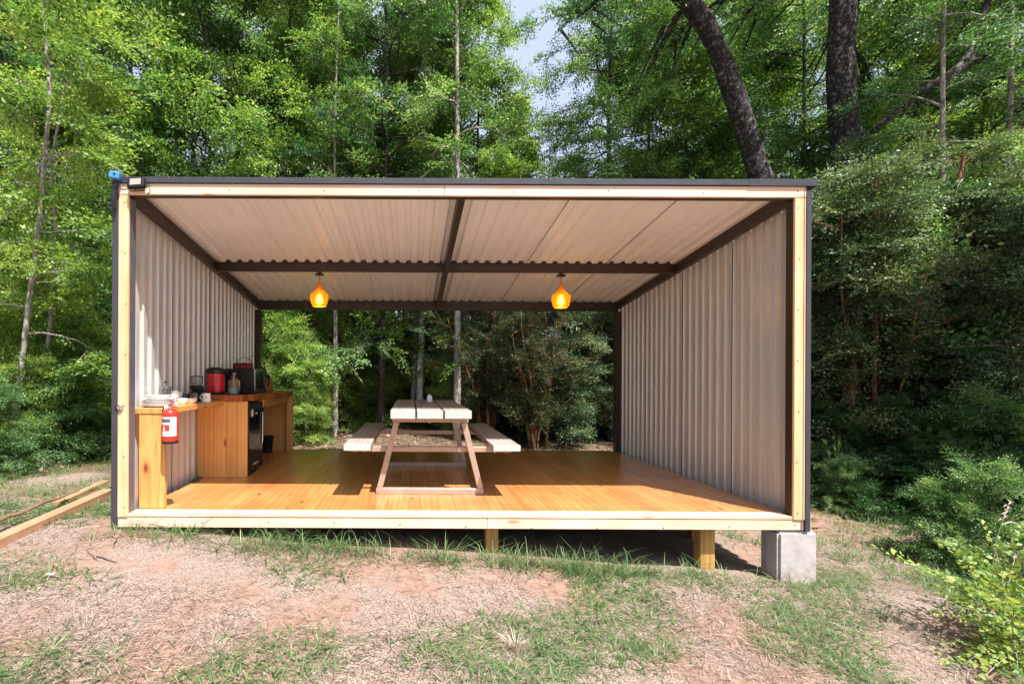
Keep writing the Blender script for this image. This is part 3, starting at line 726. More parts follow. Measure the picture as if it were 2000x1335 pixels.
# microwave
t = thing('microwave_oven', 'black microwave with a steel framed door, facing into the room', 'microwave', (-1.97, 2.10, .8567))
q = MB(); q.box(-.17, .165, -.225, .225, .012, .285, .006)
for sx in (-.13, .13):
    for sy in (-.18, .18): q.lathe([(0, 0), (.012, 0), (.012, .0118), (0, .0118)], cx=sx, cy=sy, n=10)
q.build('microwave_body', M['black_pl'], t)
q = MB(); q.box(.1655, .178, -.224, .110, .014, .283, .003); q.cur = 1; q.box(.1782, .1795, -.19, .08, .05, .25, .001); mwd = q.build('door', [M['chrome'], M['black_gl']], t)
q = MB(); q.box(.1655, .177, .1115, .224, .014, .283, .003); q.cur = 1
for k in range(5):
    for j in range(3): q.box(.1772, .179, .128 + j * .028, .148 + j * .028, .05 + k * .026, .067 + k * .026, .001)
q.cur = 2; q.box(.1772, .1782, .128, .205, .215, .25); q.build('control_panel', [M['black_pl'], M['steel_grey'], M['grey_label']], t)
q = MB(); q.tube([(.180, .095, .05), (.200, .095, .07), (.204, .095, .15), (.200, .095, .23), (.180, .095, .25)], .006, 8); q.build('door_handle', M['black_pl'], mwd)
# basket on microwave
t = thing('red_basket', 'dark red lidded tin with a thin wire handle on top of the microwave', 'tin', (-2.00, 2.08, 1.1425))
q = MB(); q.box(-.10, .10, -.07, .07, 0, .055, .008); q.build('tin_body', M['dark_red'], t)
q = MB(); q.box(-.103, .103, -.073, .073, .0555, .068, .004); q.build('lid', M['dark_red'], t)
q = MB(); q.tube([(-.08, 0, .06), (-.07, .01, .10), (-.02, .02, .135), (.04, .02, .135), (.085, .01, .105), (.095, 0, .06)], .0035, 6); q.tube([(.02, -.02, .068), (.06, -.01, .11), (.10, .0, .16), (.12, .04, .15)], .003, 6); q.build('wire_handle', M['black_pl'], t)
# kettle behind
t = thing('kettle', 'amber brown kettle with a black handle beside the microwave', 'kettle', (-1.86, 2.56, .8567), R(-60))
q = MB(); q.lathe([(0, 0), (.078, 0), (.082, .01), (.078, .10), (.062, .165), (.055, .185), (0, .188)], n=36); q.build('kettle_body', M['amber'], t)
q = MB(); q.lathe([(0, .1885), (.052, .1885), (.045, .202), (.012, .208), (.012, .222), (0, .224)], n=28); q.build('lid', M['black_pl'], t)
q = MB(); q.tube([(.055, 0, .175), (.09, 0, .215), (.115, 0, .19), (.118, 0, .12), (.085, 0, .06)], .009, 8); q.build('handle', M['black_pl'], t)
q = MB(); q.tube([(-.07, 0, .10), (-.095, 0, .135), (-.11, 0, .165)], [.018, .013, .010], 10); q.build('spout', M['amber'], t)
# bin
t = MB(); t.lathe([(0, .004), (.062, .004), (.084, .22), (.088, .224), (.088, .23), (.080, .23), (.058, .01), (0, .010)], n=32)
o = t.build('waste_bin', M['black_pl'], None, (-1.985, 3.04, 0.0)); tag(o, 'small black waste bin on the floor beneath the counter', 'bin')

# ------------------------------------------------------------------ fire extinguisher
E = thing('fire_extinguisher', 'red fire extinguisher with a white label hung on the slab leg', 'fire extinguisher', (-1.882, .072, .53))
q = MB(); q.lathe([(0, .012), (.0565, .012), (.0575, .02), (.0575, .225), (.054, .243), (.044, .258), (.028, .268), (.018, .272), (0, .272)], n=44); q.build('cylinder', M['red_ext'], E)
q = MB(); q.lathe([(0, 0), (.055, 0), (.059, .004), (.059, .022), (.0582, .022)], n=44); q.build('base_ring', M['black_pl'], E)
q = MB(); patch(q, .0582, R(-135), R(-14), .062, .208, 24); q.cur = 1; patch(q, .0586, R(-135), R(-62), .166, .196, 14); q.cur = 2; patch(q, .0586, R(-135), R(-68), .100, .150, 14)
q.cur = 0; patch(q, .0590, R(-118), R(-104), .104, .130, 5); patch(q, .0590, R(-114), R(-108), .130, .140, 3); q.cur = 1
for i in range(4): patch(q, .0586, R(-130), R(-75 - 7 * (i % 3)), .088 - i * .010, .0905 - i * .010, 10)
q.cur = 2; patch(q, .0585, R(-135), R(-60), .048, .056, 12)
q.build('label', [M['white_label'], M['grey_label'], M['red_ext']], E, fixn=True)
q = MB(); q.lathe([(0, .2725), (.016, .2725), (.016, .292), (.011, .296), (0, .296)], n=20); q.build('valve', M['chrome'], E)
q = MB(); q.bar((-.012, 0, .300), (.050, -.006, .330), .016, .006, .001); q.bar((-.005, 0, .290), (.052, -.006, .285), .016, .006, .001); q.box(-.016, .004, -.009, .009, .288, .304, .002); q.build('trigger_handle', M['red_ext'], E)
q = MB(); q.lathe([(0, 0), (.014, 0), (.014, .006), (0, .006)], n=20, M=Matrix.Translation((-.024, -.013, .284)) @ Matrix.Rotation(R(90), 4, 'X')); q.build('pressure_gauge', M['white_label'], E)
q = MB(); q.tube([(-.012, 0, .286), (-.045, .0, .287), (-.062, .005, .26), (-.064, .01, .20), (-.0635, .012, .09)], .0055, 8); q.build('hose', M['black_pl'], E)
q = MB(); q.lathe([(.0577, .178), (.0605, .178), (.0605, .190), (.0577, .190)], n=44, M=Matrix.Identity(4)) if False else None
q = MB(); q.box(-.072, -.060, .01, .062, .12, .22, .001); q.box(-.055, -.02, .058, .0625, .10, .24, .001); q.build('wall_bracket', M['black_pl'], E)

# ------------------------------------------------------------------ fittings on the frame
t = thing('floodlight', 'small square black floodlight clipped under the roof flashing, above the left post', 'floodlight', (-2.085, -.055, 2.515))
t.rotation_euler = (R(-12), R(-4), 0)
q = MB(); q.box(-.062, .062, -.012, .022, -.042, .042, .006)
for k in range(6): q.box(-.05, .05, .022, .030, -.035 + k * .013, -.030 + k * .013)
q.build('housing', M['black_pl'], t)
q = MB(); q.box(-.042, .042, -.0150, -.0125, -.026, .026, .001); q.build('lens', M['flood'], t)
q = MB(); q.tube([(-.064, 0, 0), (-.070, .01, -.03), (-.05, .02, -.055), (.05, .02, -.055), (.070, .01, -.03), (.064, 0, 0)], .004, 6); q.build('bracket', M['black_pl'], t)
q = MB(); q.tube([(.05, .03, -.03), (.085, .03, -.02), (.09, .035, -.055), (.075, .036, -.085)], .003, 6); q.build('cable', M['black_pl'], t)
t = thing('junction_box', 'blue plastic junction box at the upper left roof corner with a black connector hanging', 'junction box', (-2.245, -.058, 2.56))
q = MB(); q.box(-.040, .040, -.022, .030, -.022, .034, .009, Matrix.Rotation(R(8), 4, 'Y')); q.build('box_body', M['blue_pl'], t)
q = MB(); q.lathe([(0, .002), (.009, .002), (.009, 0), (0, 0)], n=14, M=Matrix.Translation((.01, -.0225, .01)) @ Matrix.Rotation(R(90), 4, 'X')); q.build('plug_hole', M['black_pl'], t)
q = MB(); q.tube([(0, 0, -.02), (.012, 0, -.06), (-.01, .005, -.10), (-.012, .01, -.13)], .006, 8); q.tube([(-.012, .01, -.10), (-.014, .012, -.14), (-.016, .014, -.22), (-.014, .014, -.25)], [.012, .019, .019, .010], 12)
q.tube([(.02, 0, -.02), (.035, .01, -.05), (.02, .015, -.08)], .0025, 6); q.build('connector', M['black_pl'], t)
q = MB(); q.tube([(.03, .01, 0), (.09, .02, -.02), (.13, .03, -.015)], .003, 6); q.build('cable', M['black_pl'], t)
t = thing('round_outlet', 'small round steel fitting screwed to the left pine casing', 'fitting', (-2.222, -.0125, .815))
Mo = Matrix.Rotation(R(90), 4, 'X')
q = MB(); q.lathe([(0, 0), (.023, 0), (.023, .008), (.018, .016), (.010, .018), (0, .018)], n=24, M=Mo); q.build('cover', M['chrome'], t)
q = MB(); q.box(-.036, -.020, -.012, -.001, -.012, .014, .002); q.build('switch', M['black_pl'], t)

# ------------------------------------------------------------------ timbers on the ground at left
def along(px, d, z=None):
    x_ = (px - 803) * d / F_PX; y_ = d - CAM_D; return Vector((x_, y_, float(gz(x_, y_)) if z is None else z))
def timber(name, label, cat, a, b_, wd_, h_, mat, group=None, lift=.0, c=.004):
    a = Vector(a); b_ = Vector(b_); d = b_ - a; Ln = d.length; t = thing(name, label, cat, a, math.atan2(d.y, d.x) - PI / 2, group)
    q = MB(); q.box(-wd_ / 2, wd_ / 2, 0, Ln, lift, lift + h_, c); o = q.build('beam_body', mat, t); o.rotation_euler = (math.asin(d.z / Ln), 0, 0)
    return t
a1 = along(-60, 3.08); b1 = along(214, 4.62); a1.z -= .01; b1.z += -.01
timber('timber_beam', 'long squared pine timber lying on the ground left of the shelter, nearer one', 'timber', a1, b1, .10, .085, M['timber'], 'pine timbers on the ground')
a2 = along(112, 4.2); b2 = along(207, 5.0); 
timber('timber_beam', 'short thin pine timber lying behind the long one, further from the camera', 'timber', a2, b2, .07, .045, M['timber'], 'pine timbers on the ground')
q = MB(); pts = []
for k in range(10):
    u = k / 9; p = along(-20 + 178 * u, 3.28 + 1.05 * u); pts.append((p.x - .03 - .03 * math.sin(u * 9), p.y + .05, p.z + .10 + .012 * math.sin(u * 14)))
q.tube(pts, [.016 - .008 * k / 9 for k in range(10)], 8); o = q.build('bare_branch', M['stick']); tag(o, 'crooked reddish bare branch resting along the long timber', 'branch')

# ------------------------------------------------------------------ foliage generators
def norm(a): return a / np.maximum(np.linalg.norm(a, axis=-1, keepdims=True), 1e-9)
def spray_template(rng, n=11, length=.45, leaf=.045, sub=3, wide=.55, broad=False):
    """flat fan of leaves in local xy plane (x = out). returns leaf base, dir, normal, size arrays"""
    B = []; D = []; N = []; S = []
    def twig(o, d, L_, k):
        side = np.array([-d[1], d[0], 0])
        for i in range(k):
            u = (i + .6) / k; p = o + d * L_ * u + rng.normal(0, .006, 3)
            s_ = 1 if i % 2 else -1
            dd = norm(d * .75 + side * s_ * .8 + rng.normal(0, .25, 3)); B.append(p); D.append(dd); N.append(norm(np.array([0, 0, 1.]) + rng.normal(0, .5, 3))); S.append(leaf * rng.uniform(.65, 1.2) * (1.05 - .35 * u))
        B.append(o + d * L_); D.append(norm(d + rng.normal(0, .15, 3))); N.append(norm(np.array([0, 0, 1.]) + rng.normal(0, .3, 3))); S.append(leaf * .8)
    d0 = np.array([1., 0, 0]); twig(np.zeros(3), d0, length, n)
    for j in range(sub):
        for s_ in (-1, 1):
            u = .15 + .6 * j / max(sub, 1) + rng.uniform(-.05, .05); o = d0 * length * u; a = rng.uniform(.6, .95) * s_
            twig(o, np.array([math.cos(a), math.sin(a), rng.normal(0, .08)]), length * wide * (1 - .45 * u), max(3, int(n * .5)))
    return [np.array(q) for q in (B, D, N, S)]
def leaves_mesh(name, O, Dr, Up, Sc, tint, tmpls, rng, mat, parent=None, aspect=.55, droop=.15):
    """scatter spray templates at O (N,3), pointing Dr, up Up"""
    V = []; T_ = []
    which = rng.integers(0, len(tmpls), len(O))
    X_ = norm(Dr); Z_ = norm(Up - (Up * X_).sum(-1, keepdims=True) * X_); Y_ = np.cross(Z_, X_)
    for w_, tm in enumerate(tmpls):
        ix = np.where(which == w_)[0]
        if not len(ix): continue
        Bt, Dt, Nt, St = tm; Rm = np.stack([X_[ix], Y_[ix], Z_[ix]], 1)     # rows are axes
        s_ = Sc[ix]
        bend = Bt.copy(); bend[:, 2] -= droop * (Bt[:, 0] ** 2) / .45
        P = O[ix][:, None] + np.einsum('kc,ncd->nkd', bend, Rm) * s_[:, None, None]
        D_ = np.einsum('kc,ncd->nkd', Dt, Rm); N_ = np.einsum('kc,ncd->nkd', Nt, Rm)
        N_ = norm(N_ + rng.normal(0, .25, N_.shape)); W_ = norm(np.cross(N_, D_)); ln = (St[None] * s_[:, None])[..., None]
        wd_ = ln * aspect * .5; up_ = np.cross(D_, W_) * ln * .10
        q = np.stack([P, P + D_ * ln * .45 - W_ * wd_ + up_, P + D_ * ln, P + D_ * ln * .45 + W_ * wd_ + up_], 2)
        V.append(q.reshape(-1, 3))
        tt = tint[ix][:, None] + rng.normal(0, .15, P.shape[:2]); T_.append(tt.ravel())
    V = np.concatenate(V); T_ = np.clip(np.concatenate(T_), 0, 1)
    return np_mesh(name, V, 4, [[0, 1, 2, 3]], mat, T_, False, parent)
def tubes_mesh(name, lines, mat, parent, n=6):
    q = MB()
    for pts, r0, r1 in lines:
        k = len(pts); q.tube([tuple(p) for p in pts], [r0 + (r1 - r0) * (i / (k - 1)) ** .8 for i in range(k)], n if r0 > .02 else 4, True, False)
    return q.build(name, mat, parent, fixn=False)

def make_tree(seed, name, label, cat, H, R0, base, nb, mat, barkm, r_tr=.09, leaf=.045, lean=(0, 0), spr=6, subs=4, tint0=.5, group=None, template=None, wob=.12, flat=.8, top_r=.6, shell=.30, path=None, radii=None, upang=.5):
    rng = np.random.default_rng(seed)
    t = thing(name, label, cat, (0, 0, 0), 0, group)
    K_ = 14
    if path is None:
        u = np.linspace(0, 1, K_); tx = lean[0] * u ** 1.3 + wob * np.sin(u * 5 + seed) * u; ty = lean[1] * u + wob * np.cos(u * 4 + seed * 2) * u
        trunk = np.stack([tx, ty, u * H * .97 - .15], 1)
    else: trunk = np.array(path, dtype=float); K_ = len(trunk)
    seg = np.linspace(0, 1, K_)
    def at(h):   # point on the trunk at relative height
        return np.array([np.interp(h, seg, trunk[:, i]) for i in range(3)])
    lines = [(trunk, r_tr, r_tr * .18)] if radii is None else []
    O = []; Dr = []; Up = []; Sc = []; Ti = []
    for i in range(nb):
        h = base / H + (1 - base / H) * ((i + rng.uniform(0, 1)) / nb); hh = (h - base / H) / (1 - base / H)
        az = i * 2.39996 + rng.normal(0, .3); prof = (math.sin(PI * min(1, hh * .82 + .16)) ** .7) * (1 - top_r) + top_r * (1 - hh * .6)
        Ln = R0 * prof * rng.uniform(.65, 1.2); d = np.array([math.cos(az), math.sin(az), upang * (1 - .5 * (1 - hh)) + rng.normal(0, .12)]); d /= np.linalg.norm(d)
        o = at(min(h, .98)); pts = [o]; dd = d.copy()
        for k in range(6):
            dd = norm(dd + np.array([0, 0, -.10]) + rng.normal(0, .20, 3)); pts.append(pts[-1] + dd * Ln / 6)
        pts = np.array(pts); rb = max(.006, r_tr * .38 * (1 - hh * .6) * min(1, Ln / 1.2)); lines.append((pts, rb, .003))
        btint = np.clip(tint0 + rng.normal(0, .10), .05, .95)
        sub_l = [(pts, 1)]
        for s_ in range(subs):
            q0 = rng.uniform(.25, .95); p0 = np.array([np.interp(q0, np.linspace(0, 1, 7), pts[:, c_]) for c_ in range(3)])
            sd = norm(dd * .6 + norm(np.cross(dd, [0, 0, 1])) * rng.choice([-1, 1]) * rng.uniform(.5, 1.1) + rng.normal(0, .2, 3)); Ls = Ln * rng.uniform(.25, .5)
            sp = np.array([p0 + sd * Ls * v - np.array([0, 0, .12]) * Ls * v * v for v in np.linspace(0, 1, 4)]); sub_l.append((sp, 0)); lines.append((sp, rb * .45, .002))
        for sp, main in sub_l:
            m_s = spr if not main else spr + 3
            for s_ in range(m_s):
                q0 = (shell if main else .1) + (1 - (shell if main else .1)) * (s_ + rng.uniform(0, 1)) / m_s; kk = np.linspace(0, 1, len(sp))
                p0 = np.array([np.interp(q0, kk, sp[:, c_]) for c_ in range(3)]); td = norm(sp[-1] - sp[0])
                sd = norm(td * .7 + norm(np.cross(td, [0, 0, 1.])) * rng.choice([-1, 1]) * rng.uniform(.1, 1.0) + rng.normal(0, .22, 3))
                O.append(p0); Dr.append(sd); Up.append(norm(np.array([0, 0, 1.]) + rng.normal(0, flat, 3))); Sc.append(rng.uniform(.7, 1.25)); Ti.append(btint + rng.normal(0, .07))
    if radii is not None:
        nn_ = 40; uu = np.linspace(0, 1, nn_); tr2 = np.stack([np.interp(uu, seg, trunk[:, i_]) for i_ in range(3)], 1)
        for _ in range(3): tr2[1:-1] = (tr2[:-2] + tr2[1:-1] * 2 + tr2[2:]) / 4
        tr2[:, 0] += radii[0] * .05 * np.sin(uu * 23 + seed); rr2 = np.interp(uu, seg, radii) * (1 + .035 * np.sin(uu * 31 + seed) + .03 * np.sin(uu * 57))
        q = MB(); q.tube([tuple(p) for p in tr2], list(rr2), 14, True, False)
        for pts, r0, r1 in lines: q.tube([tuple(p) for p in pts], [r0 + (r1 - r0) * k / (len(pts) - 1) for k in range(len(pts))], 5, True, False)
        q.build('trunk', barkm, t, fixn=False)
    else: tubes_mesh('trunk', lines, barkm, t, 9)
    leaves_mesh('crown', np.array(O), np.array(Dr), np.array(Up), np.array(Sc), np.array(Ti), template, rng, mat, t)
    return t
rngT = np.random.default_rng(11)
SP = [spray_template(rngT, 9, .40, .066, 3) for _ in range(5)]
SPs = [spray_template(rngT, 8, .30, .045, 3) for _ in range(5)]
SPl = [spray_template(rngT, 7, .42, .085, 3) for _ in range(4)]
SPf = [spray_template(rngT, 6, .75, .13, 2) for _ in range(5)]
SPb = [spray_template(rngT, 3, .22, .105, 1, .8) for _ in range(4)]

# template trees (each used where it first stands, then copied)
def protos():
    P = {}
    P['A'] = lambda: make_tree(1, 'forest_tree', None, 'tree', 11.5, 2.2, 2.0, 58, M['leaf_bright'], M['bark_dark'], .075, spr=7, subs=5, template=SP, tint0=.50, upang=.8)
    P['B'] = lambda: make_tree(2, 'forest_tree', None, 'tree', 12.5, 2.4, 2.3, 60, M['leaf_mid'], M['bark_dark'], .09, spr=7, subs=5, template=SP + SPs[:2], tint0=.5, upang=.8)
    P['C'] = lambda: make_tree(3, 'forest_tree', None, 'tree', 10.5, 2.0, 1.9, 52, M['leaf_bright'], M['bark_dark'], .08, lean=(.6, 0), spr=7, subs=5, template=SPl, tint0=.42, upang=.9)
    P['D'] = lambda: make_tree(4, 'forest_tree', None, 'tree', 12.0, 2.4, 2.2, 58, M['leaf_dark'], M['bark_dark'], .09, spr=8, subs=5, template=SP, tint0=.58, upang=.7)
    P['S'] = lambda: make_tree(5, 'slender_tree', None, 'tree', 13.0, 1.3, 4.2, 30, M['leaf_mid'], M['bark_pale'], .085, spr=5, subs=3, template=SP, tint0=.5)
    P['U'] = lambda: make_tree(6, 'leafy_shrub', None, 'shrub', 2.6, 1.0, .1, 44, M['leaf_bright'], M['bark_pale'], .025, spr=5, subs=3, template=SPs, tint0=.55, upang=.9)
    P['V'] = lambda: make_tree(7, 'leafy_shrub', None, 'shrub', 2.2, 1.1, .1, 40, M['leaf_mid'], M['bark_dark'], .025, spr=5, subs=3, template=SPs, tint0=.45, upang=.8)
    P['W'] = lambda: make_tree(8, 'evergreen_shrub', None, 'shrub', 4.2, 1.25, .25, 50, M['leaf_dark'], M['bark_dark'], .05, shell=.5, spr=8, subs=5, template=SPs, tint0=.6, upang=.7)
    P['Wm'] = lambda: make_myrtle(9)
    P['Bp'] = lambda: make_tree(10, 'broadleaf_plant', None, 'plant', .95, .6, .05, 13, M['leaf_broad'], M['bark_dark'], .010, spr=2, subs=1, template=SPb, tint0=.5, upang=1.0)
    return P
def make_myrtle(seed):
    rng = np.random.default_rng(seed); t = thing('myrtle_bush', None, 'bush'); lines = []; O = []; Dr = []; Up = []; Sc = []; Ti = []
    for i in range(9):
        az = i * 2.4 + rng.normal(0, .3); sp = rng.uniform(.25, .9); Hs = rng.uniform(2.6, 4.0); k = 9; u = np.linspace(0, 1, k)
        pts = np.stack([math.cos(az) * (.12 + sp * u ** 1.4) + .06 * np.sin(u * 7 + i), math.sin(az) * (.12 + sp * u ** 1.4) + .06 * np.cos(u * 6 + i), u * Hs - .1], 1)
        lines.append((pts, rng.uniform(.022, .04), .008))
        for j in range(13):
            q0 = rng.uniform(.16, .98); p0 = np.array([np.interp(q0, u, pts[:, c_]) for c_ in range(3)]); a2 = rng.uniform(0, 2 * PI); sd = norm(np.array([math.cos(a2), math.sin(a2), rng.uniform(.1, .9)])); Ls = rng.uniform(.4, .95)
            bp = np.array([p0 + sd * Ls * v + np.array([0, 0, -.1]) * v * v for v in np.linspace(0, 1, 4)]); lines.append((bp, .009, .003))
            for s_ in range(14):
                q1 = .10 + .90 * (s_ + rng.uniform(0, 1)) / 14; O.append(p0 + sd * Ls * q1); Dr.append(norm(sd + rng.normal(0, .6, 3))); Up.append(norm(np.array([0, 0, 1.]) + rng.normal(0, .6, 3))); Sc.append(rng.uniform(.6, 1.1)); Ti.append(.45 + .14 * rng.normal())
    tubes_mesh('trunk', lines, M['bark_myrtle'], t, 7)
    leaves_mesh('crown', np.array(O), np.array(Dr), np.array(Up), np.array(Sc), np.array(Ti), SPs, rng, M['leaf_myrtle'], t)
    return t
PF = protos(); made = {}
def place(kind, px, d, label, s=1.0, rz=0.0, group=None, sz=None, dz=0):
    if kind not in made: made[kind] = PF[kind](); o = made[kind]
    else: o = copy_tree(made[kind])
    x_ = (px - 803) * d / F_PX; y_ = d - CAM_D
    o.location = (x_, y_, float(gz(x_, y_)) + dz); o.rotation_euler = (0, 0, rz); o.scale = (s, s, sz or s)
    o['label'] = label
    if group: o['group'] = group
    elif 'group' in o: del o['group']
    return o
G1 = 'tall trees behind the shelter'; G2 = 'slender trees deep in the wood'; G3 = 'shrubs behind the shelter'; G4 = 'shrubs at the right forest edge'; G5 = 'trees at the right forest edge'; G6 = 'shrubs left of the shelter'
tall = [('A', -60, 8.6, 1.0, .3), ('B', 120, 9.8, 1.0, 1.2), ('A', 250, 10.8, 1.05, 2.5), ('C', 350, 9.4, 1.0, .2), ('B', 455, 11.5, 1.05, 3.9), ('A', 560, 10.2, .98, 5.1), ('C', 655, 11.5, 1.1, 2.2), ('B', 745, 10.4, .95, 4.4), ('S', 893, 9.6, 1.0, 1.0), ('C', 835, 12.5, 1.05, 5.0), ('B', 0, 14.5, 1.3, 2.1), ('A', 190, 15.5, 1.35, .7), ('B', 400, 16.5, 1.35, 4.1), ('A', 590, 16.0, 1.3, 1.9), ('B', 790, 17.0, 1.15, .4),
        ('C', 985, 13.0, .86, 1.4), ('A', 925, 11.5, .92, 3.3)]
pos = ['at the far left edge of the picture', 'behind the pale sapling on the left', 'over the left roof corner', 'rising above the blue junction box side of the roof', 'left of the first lamp, deep crown', 'above the first pendant lamp', 'just left of the roof middle, leaning', 'behind the roof middle with a dark trunk', 'with a thin straight trunk just left of the sky gap', 'filling in behind the straight trunk by the sky gap', 'tall and distant at the left edge', 'distant, behind the over-roof trees on the left', 'distant, behind the trees left of the roof middle', 'distant, behind the roof middle', 'distant, beside the sky gap on its left', 'low pointed top at the bottom left of the sky gap', 'rounded, edging the sky gap on its left']
for (k, px, d, s_, rz), ps in zip(tall, pos):
    place(k, px, d, ('bright green tree ' if k in 'AC' else 'mid green tree ') + ps, s_, rz, G1)
right = [('B', 1195, 10.5, .9, .5), ('A', 1260, 12.0, 1.0, 2.0), ('C', 1370, 10.8, .95, 3.3), ('C', 1470, 12.5, 1.1, 1.1), ('B', 1560, 11, 1.0, 4.0), ('A', 1720, 12.0, 1.1, 2.8), ('A', 1800, 9.2, .85, 5.2), ('B', 1930, 10.5, 1.0, .9), ('D', 2080, 8.6, .9, 3.0), ('A', 1300, 16.5, 1.25, 1.5), ('B', 1520, 17, 1.3, .3), ('A', 1850, 16, 1.3, 2.2)]
pos = ['just right of the sky gap', 'behind the dark tree right of the sky gap', 'behind the leaning trunk, its lower part', 'behind the bend of the leaning trunk', 'between the leaning trunk and the thick trunk', 'with yellowish leaves right of the thick trunk', 'under the crooked limb', 'at the upper right with sky showing through', 'at the far right edge of the picture', 'distant, left of the leaning trunk', 'distant, between the two old trunks', 'distant, at the upper right corner']
for (k, px, d, s_, rz), ps in zip(right, pos):
    place(k, px, d, {'D': 'dark evergreen tree ', 'B': 'mid green tree ', 'A': 'bright green tree ', 'C': 'bright green tree '}[k] + ps, s_, rz, G5)
# slender trunks seen through the open back
sl_ = [(600, 17, 'thin'), (628, 13, 'thin dark'), (690, 16, 'thin pale'), (712, 20, 'thin'), (745, 12.4, 'straight dark'), (768, 19, 'thin'), (846, 15, 'thin pale'), (862, 21, 'thin'), (880, 17, 'reddish'), (560, 19, 'thin'), (655, 9.6, 'pale leaning'), (930, 20, 'thin'), (1010, 22, 'thin'), (1100, 20, 'thin')]
lb = ['fourth from the left in the open back', 'left of the pale leaning trunk', 'pair of the pale leaning trunk, farther off', 'between the leaning trunk and the straight dark one', 'in the middle of the open back', 'just right of the straight dark one', 'just right of the white one', 'far off, right of the table end', 'where the myrtle bush begins', 'leftmost in the open back beside the counter', 'above the left bench', 'far off behind the myrtle bush, left part', 'far off behind the myrtle bush, middle', 'far off behind the myrtle bush, right part']
for (px, d, a_), l_ in zip(sl_, lb):
    place('S', px, d, f'{a_} trunk tree {l_}', .8 if px != 655 else .7, px * .37, G2)
# shrubs behind
for i, (k, px, d, s_, l_) in enumerate([('U', 575, 9.4, .95, 'bright leafy shrub behind the end of the kitchen counter'), ('U', 640, 11.5, 1.1, 'bright shrub behind the left bench'), ('V', 700, 13.5, 1.0, 'darker shrub left of the straight dark trunk'), ('V', 540, 11, 1.2, 'shrub farthest left in the open back'), ('V', 790, 15, .9, 'small shrub behind the table end'), ('U', 880, 13, 1.0, 'light shrub right of the white trunk'), ('Wm', 950, 9.8, .9, 'orange stemmed myrtle bush right of the table'), ('Wm', 1050, 9.0, .85, 'orange stemmed myrtle bush in the middle of the right half of the open back'), ('Wm', 1130, 10.2, 1.0, 'orange stemmed myrtle bush left of the rear right post'), ('W', 1190, 11, .9, 'dark shrub behind the rear right post'), ('V', 1170, 13.5, .9, 'low shrub far behind the rear right post'), ('Wm', 1010, 12.5, 1.05, 'myrtle bush farther back, behind the other two'), ('U', 610, 14.5, 1.1, 'pale shrub deep in the wood on the left'), ('V', 740, 18, 1.2, 'far shrub between the thin trunks'), ('V', 850, 19, 1.2, 'far shrub above the table end'), ('U', 530, 10.2, 1.25, 'bright shrub right behind the kettle end of the counter'), ('U', 600, 8.8, .6, 'low bright bush at the foot of the bright shrubs'), ('W', 1090, 9.6, .85, 'dark evergreen shrub among the myrtle stems'), ('W', 980, 11.5, .9, 'dark evergreen shrub behind the nearest myrtle bush'), ('W', 1150, 12.0, 1.0, 'dark evergreen shrub deep behind the right post'), ('U', 905, 11.0, .9, 'light shrub at the left end of the myrtle row'), ('U', 720, 11.8, 1.0, 'light leafy shrub left of the table end'), ('U', 800, 13.8, 1.15, 'light leafy shrub behind the table end'), ('U', 660, 12.6, 1.5, 'tall light shrub around the pale leaning trunk'), ('U', 860, 14.5, 1.4, 'tall light shrub right of the white trunk'), ('U', 680, 15.5, 1.3, 'pale far shrub left of the straight dark trunk')]):
    place(k, px, d, l_, s_, i * 1.3, G3)
# right edge
for i, (k, px, d, s_, l_) in enumerate([('W', 1660, 7.6, .95, 'dark shrub with orange stems beside the right wall'), ('Wm', 1690, 6.9, 1.05, 'myrtle with thin orange trunks right of the shelter'), ('W', 1780, 7.4, 1.0, 'dark shrub in the middle of the right thicket'), ('W', 1860, 6.6, .95, 'dark shrub with lit leaf tops at the right'), ('Wm', 1850, 7.9, 1.2, 'tall myrtle with a forked orange trunk'), ('W', 1960, 6.3, 1.0, 'dark shrub at the right picture edge'), ('W', 2080, 6.8, 1.15, 'dark shrub partly outside the right edge'), ('W', 1610, 9.0, 1.15, 'tall dark shrub peeking behind the right roof corner'), ('V', 1640, 6.7, .55, 'low shrub by the foot of the right wall'), ('V', 1740, 6.5, .6, 'low shrub under the myrtle trunks'), ('V', 1850, 5.9, .55, 'low shrub in front of the thicket'), ('V', 1960, 5.5, .7, 'low dark shrub at the right edge'), ('W', 1730, 9.4, 1.3, 'tall dark shrub below the crooked limb'), ('W', 1650, 7.3, 1.08, 'tall dark shrub in front of the thick trunk base'), ('W', 1560, 7.9, 1.1, 'tall dark shrub hiding the foot of the leaning trunk'), ('W', 1700, 7.9, 1.15, 'dark shrub between the thick trunk and the forked orange trunk'), ('V', 1705, 7.3, 1.9, 'tall leafy shrub over the root of the crooked limb'), ('U', 1790, 8.3, 1.9, 'tall lighter green shrub in the right thicket'), ('U', 1930, 7.6, 1.8, 'tall lighter green shrub near the right edge'), ('V', 1650, 5.9, .30, 'little low bush right of the concrete footing, farther back'), ('V', 1850, 4.5, .34, 'little low bush behind the lime shrub'), ('V', 1930, 4.4, .45, 'low dark bush behind the lime shrub at the right edge'), ('S', 1845, 6.9, .74, 'slender tree whose crown crosses the crooked limb'), ('S', 1955, 7.4, .80, 'slender tree at the right edge beyond the crooked limb'), ('W', 1900, 9.2, 1.35, 'tall dark shrub at the back right')]):
    place(k, px, d, l_, s_, i * 2.1 + .4, G4)
